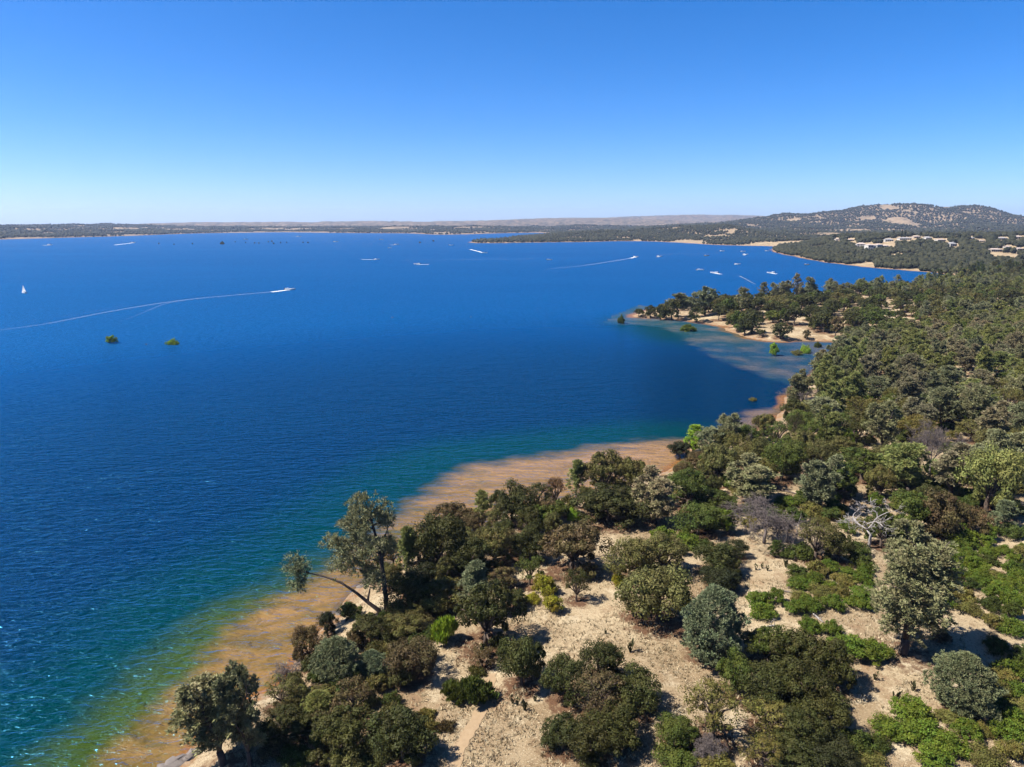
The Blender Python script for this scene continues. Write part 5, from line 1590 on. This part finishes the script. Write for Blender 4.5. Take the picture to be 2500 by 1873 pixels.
# ------------------------------------------------------------------ boats and their wakes
def boat_parts():
    mb = MB()
    secs = [(-2.9, .95, .0), (-1.5, 1.1, .0), (0.2, 1.12, .02), (1.6, .85, .1), (2.6, .42, .25), (3.2, .03, .42)]
    V, F = [], []
    for x, hw, lift in secs:
        V += [(x, -hw, .75 + lift * .5), (x, -hw * .78, -.05 + lift), (x, 0, -.3 + lift), (x, hw * .78, -.05 + lift), (x, hw, .75 + lift * .5)]
    for i in range(len(secs) - 1):
        for k in range(4):
            b = i * 5
            F.append((b + k, b + k + 1, b + k + 6, b + k + 5))
    F.append((4, 3, 2, 1, 0))
    mb.poly(V, F)
    hull = mb.mesh("hull", M['white'])
    mb = MB()
    D = [(x, s * (hw - .06), .72 + l * .5) for x, hw, l in secs for s in (-1, 1)]
    mb.poly(D, [(2 * i, 2 * i + 1, 2 * i + 3, 2 * i + 2) for i in range(len(secs) - 1)])
    mb.box(-1.6, -.9, -.7, .7, .723, 1.15); mb.box(-2.6, -2.1, -.8, .8, .723, 1.05)
    deck = mb.mesh("deck", M['white'])
    mb = MB()
    mb.poly([(.9, -.75, .74), (.9, .75, .74), (.35, .62, 1.35), (.35, -.62, 1.35), (.86, -.75, .74), (.86, .75, .74), (.31, .62, 1.35), (.31, -.62, 1.35)], [(0, 1, 2, 3), (7, 6, 5, 4), (0, 3, 7, 4), (1, 5, 6, 2), (3, 2, 6, 7)])
    ws = mb.mesh("windshield", M['glass'])
    mb = MB(); mb.box(-3.35, -2.93, -.25, .25, .2, 1.2); mb.box(-3.3, -3.0, -.1, .1, -.5, .2)
    en = mb.mesh("outboard", M['engine'])
    return hull, deck, ws, en
BP = boat_parts()
M['foam'] = None
def mat_foam():
    t = NT("foam")
    p = t.pos()
    al = t.ramp(t.math('ADD', t.attr("dens"), t.math('MULTIPLY', t.math('SUBTRACT', t.noise(.9, 5, p, .7), .5), .9)), .25, .7)
    d = t.new("ShaderNodeBsdfDiffuse"); d.inputs[0].default_value = (.44, .46, .46, 1)
    tr = t.new("ShaderNodeBsdfTransparent")
    mx = t.new("ShaderNodeMixShader"); t.l.new(al, mx.inputs[0]); t.l.new(tr.outputs[0], mx.inputs[1]); t.l.new(d.outputs[0], mx.inputs[2])
    t.l.new(mx.outputs[0], t.out.inputs[0])
    return t.m
M['foam'] = mat_foam()
def wake(px, w0, w1, d0, d1, label):
    """foam strip along photo pixels, first point at the boat"""
    g = chaikin(unproj(*np.array(px, float).T), 3)
    n = len(g)
    t = unit(np.gradient(g, axis=0)); nn = np.stack([-t[:, 1], t[:, 0]], 1)
    s = np.linspace(0, 1, n)
    k = np.array([-1, -.5, 0, .5, 1])
    P = g[:, None, :] + nn[:, None, :] * (k[None, :, None] * (w0 + (w1 - w0) * s)[:, None, None])
    crown = (1 - np.abs(k)) * .06
    z = np.full((n, 5), .03) + crown
    V = np.column_stack([P.reshape(-1, 2), z.reshape(-1)])
    idx = np.arange(n * 5).reshape(n, 5)
    F = np.stack([idx[:-1, :-1], idx[:-1, 1:], idx[1:, 1:], idx[1:, :-1]], -1).reshape(-1, 4)
    me = mesh_np("wake", V, F, M['foam'], True)
    dens = (d0 + (d1 - d0) * s)[:, None] * (1 - .75 * np.abs(k) ** 2)[None]
    attr(me, "dens", dens.reshape(-1))
    link("boat_wake", me, kind="stuff", label=label, category="wake")
def boat(px, py, ang, label, size=1.0, foam=None, flabel=None, dark=False):
    g = unproj(px, py, 0)
    root = empty("motorboat", (g[0], g[1], .12), ang, (size,) * 3, label=label, category="boat", group="motorboats on the lake")
    for nm, me in zip(("hull", "deck", "windshield", "outboard"), BP):
        if dark and nm == "hull":
            me = me.copy(); me.materials.clear(); me.materials.append(M['hull_dark'])
        link(nm, me, root)
    if foam:
        wake([(px, py)] + foam, 1.6 * size, 1.8 * size, 1.5, 1.0, flabel)
R_, L_ = 0.0, math.pi
boat(708, 708, .18, "white speedboat throwing the long curved wake in mid-lake", 1.5, [(695, 709), (680, 711), (662, 713)], "bright white foam right behind the mid-lake speedboat")
wake([(660, 713), (570, 721), (480, 729), (407, 738), (330, 750), (244, 765), (170, 780), (102, 793), (0, 806), (-60, 812)], 1.4, 3.2, .46, .30, "long thin curved wake running from the mid-lake speedboat towards the left edge")
wake([(460, 732), (407, 740), (375, 752), (346, 765), (317, 777), (290, 786)], .8, 1.2, .42, .25, "short side wave branching off the long curved wake")
wake([(330, 744), (244, 758), (150, 773), (60, 783), (0, 788), (-40, 791)], .8, 1.2, .36, .22, "faint second line of the long curved wake at the left")
boat(920, 634, .0, "white boat with a broad white trail, left of the two in the lake's middle", 1.5, [(905, 634), (883, 633.5)], "broad white foam behind the left boat in the lake's middle")
boat(1018, 645.5, math.pi, "white boat with a broad white trail heading left below the other", 1.5, [(1030, 646), (1047, 646)], "broad white foam behind the lower boat in the lake's middle")
boat(1341, 635, 0, "white boat at the right end of the long straight wake", 1.5)
wake([(1302, 632), (1200, 633), (1090, 634.5), (978, 635.5)], 1.2, 1.6, .52, .42, "long straight white wake crossing the lake's middle")
boat(1552, 628, .2, "white boat ahead of the long slanting wake in the right half of the lake", 1.6, [(1546, 629), (1540, 630.5)], "white foam at the stern ahead of the slanting wake")
wake([(1538, 631), (1500, 637), (1452, 645), (1400, 651), (1330, 658)], 1.2, 2.0, .6, .34, "long slanting wake in the right half of the lake")
boat(1610, 627, 0, "white boat right of the slanting wake's boat", 1.6, [(1604, 627.5)], "small foam patch behind the boat right of the slanting wake")
boat(1184, 618, -.2, "small white boat below the low wooded point", 1.6, [(1178, 617), (1165, 613), (1147, 609)], "short wake of the small boat below the low wooded point")
boat(1710, 660, -.3, "left boat of the white pair near the point's pines", 1.5, [(1706, 659.5), (1700, 659)], "foam behind the left boat of the white pair")
boat(1744, 667, 2.9, "right boat of the white pair near the point's pines", 1.5, [(1750, 668), (1760, 669.5)], "foam behind the right boat of the white pair")
boat(1882, 667, 3.0, "white boat between the sandy point and the far beach", 1.5, [(1888, 668), (1896, 669)], "foam behind the boat off the far beach")
boat(1800, 646, 0, "white boat in the mouth of the far bay", 1.4, [(1796, 646), (1792, 646)], "foam behind the boat in the mouth of the far bay")
boat(1820, 622, 0, "white boat near the wooded cape with houses behind", 1.6, [(1815, 623)], "foam behind the boat near the wooded cape")
boat(1814, 615, 0, "white boat farther in behind the one near the cape", 1.6)
boat(1763, 614, 0, "tiny white boat left of the two near the cape", 1.6)
boat(1873, 613.5, 0, "white boat right at the tip of the wooded cape", 1.6)
boat(1725, 625, 0, "dark-hulled boat left of the cape", 1.5, dark=True)
boat(1970, 647, 0, "small dark boat moored off the far shore", 1.2, dark=True)
boat(968, 598, 0, "white boat left of the low point among the drowned bushes", 2.2, [(962, 598), (954, 597.6)], "foam behind the boat among the drowned bushes")
boat(1101, 599.5, 0, "white boat just in front of the low point's sandy tip", 2.0, [(1094, 599.4)], "foam behind the boat before the low point's tip")
boat(931, 586, 0, "far white boat near the opposite shore, left of the low point", 2.4)
boat(952, 606, 0, "small white boat below the drowned bushes", 1.6)
boat(820, 591, 0, "white boat right of the half-drowned trees", 2.4, [(814, 591)], "foam behind the boat right of the half-drowned trees")
boat(325, 593, .2, "far white boat with a short slanting wake at the left", 2.2, [(318, 594), (300, 596), (280, 598.5)], "short slanting wake of the far boat at the left")
boat(122, 598.5, 0, "far white boat with long foam near the left shore", 2.2, [(114, 599), (104, 599.5)], "long foam of the far boat near the left shore")
boat(730, 578, 0, "very distant white boat close to the opposite shore", 3.0, [(722, 578), (712, 578)], "foam of the very distant boat by the opposite shore")
boat(600, 585, 0, "distant white boat above the half-drowned trees", 2.4)
wake([(1805, 674), (1818, 680), (1830, 687), (1844, 694)], 1.0, 1.4, .5, .35, "short crooked wake beside the tall thin pines")
wake([(1926, 690), (1945, 692), (1960, 694)], .9, 1.2, .6, .45, "white wake glimpsed between the tall thin pines")
wake([(1600, 622), (1650, 620.5), (1710, 619.5), (1760, 619)], 1.4, 1.8, .5, .4, "faint wake left of the wooded cape")

def sailboat():
    g = unproj(59, 716, 0)
    root = empty("sailboat", (g[0], g[1], .05), 2.7, (1.0,) * 3, label="small sailboat with white sails alone near the left edge", category="sailboat")
    link("hull", BP[0].copy(), root); link("deck", BP[1], root)
    mb = MB(); mb.tube([(.3, 0, .5), (.3, 0, 7.2)], [.06, .035], 6); mb.tube([(.3, 0, 1.3), (-2.6, -.3, 1.35)], [.05, .04], 5)
    link("mast", mb.mesh("mast", M['engine']), root)
    def sail(A, B, C, bulge):
        A, B, C = map(np.array, (A, B, C)); V, F, n = [], [], 6
        rows = []
        for i in range(n + 1):
            r = []
            for j in range(n + 1 - i):
                u, v = i / n, j / n
                p = A + (B - A) * u + (C - A) * v + np.array([0, bulge * 4 * (1 - u - v) * (u + v) * .5, 0])
                r.append(len(V)); V.append(p)
            rows.append(r)
        for i in range(n):
            for j in range(n - i):
                F.append((rows[i][j], rows[i + 1][j], rows[i][j + 1]))
                if j + 1 < len(rows[i + 1]): F.append((rows[i + 1][j], rows[i + 1][j + 1], rows[i][j + 1]))
        mb = MB(); mb.poly(V, F); return mb.mesh("sail", M['sail'], True)
    link("mainsail", sail((.22, 0, 1.45), (.22, 0, 7.0), (-2.5, -.3, 1.45), .45), root)
    link("jib", sail((.45, 0, 1.2), (.38, 0, 6.2), (3.0, 0, .95), -.35), root)
sailboat()
for x, y, lab in [(957, 777, "brown floating snag low in the water in the lake's middle"), (1150, 776, "tiny brown floating snag right of the other one"), (357, 843, "thin twig standing in the water between the two lake bushes")]:
    g = unproj(x, y, 0)
    o = link("floating_snag", make_dead("floating_snag", int(x), 1.6, 2, 3, .9, 0, 'log_dark', 3, .1), None, label=lab, category="snag")
    o.location = (g[0], g[1], -.1); o.scale = (1.6, 1.6, .8)

# ------------------------------------------------------------------ leaf litter under the trees, straw elsewhere
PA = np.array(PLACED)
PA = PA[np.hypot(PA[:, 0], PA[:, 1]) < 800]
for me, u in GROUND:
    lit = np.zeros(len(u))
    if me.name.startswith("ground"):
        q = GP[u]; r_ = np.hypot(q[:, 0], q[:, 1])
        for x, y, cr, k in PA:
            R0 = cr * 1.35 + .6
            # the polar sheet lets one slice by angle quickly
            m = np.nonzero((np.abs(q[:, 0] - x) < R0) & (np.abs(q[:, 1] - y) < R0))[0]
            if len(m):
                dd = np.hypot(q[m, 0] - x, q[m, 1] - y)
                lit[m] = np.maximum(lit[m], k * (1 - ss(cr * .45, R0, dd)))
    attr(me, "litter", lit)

# ------------------------------------------------------------------ air
HAZE = True
if HAZE:
    mb = MB(); mb.box(-15500, 15500, -300, 16500, -6, 330)
    t = NT("haze")
    v = t.new("ShaderNodeVolumePrincipled")
    v.inputs['Color'].default_value = (.52, .68, 1.0, 1)
    v.inputs['Density'].default_value = 4.4e-5
    v.inputs['Anisotropy'].default_value = .2
    t.l.new(v.outputs[0], t.out.inputs['Volume'])
    link("haze", mb.mesh("haze", t.m), kind="stuff", label="thin pale haze over the lake and hills")
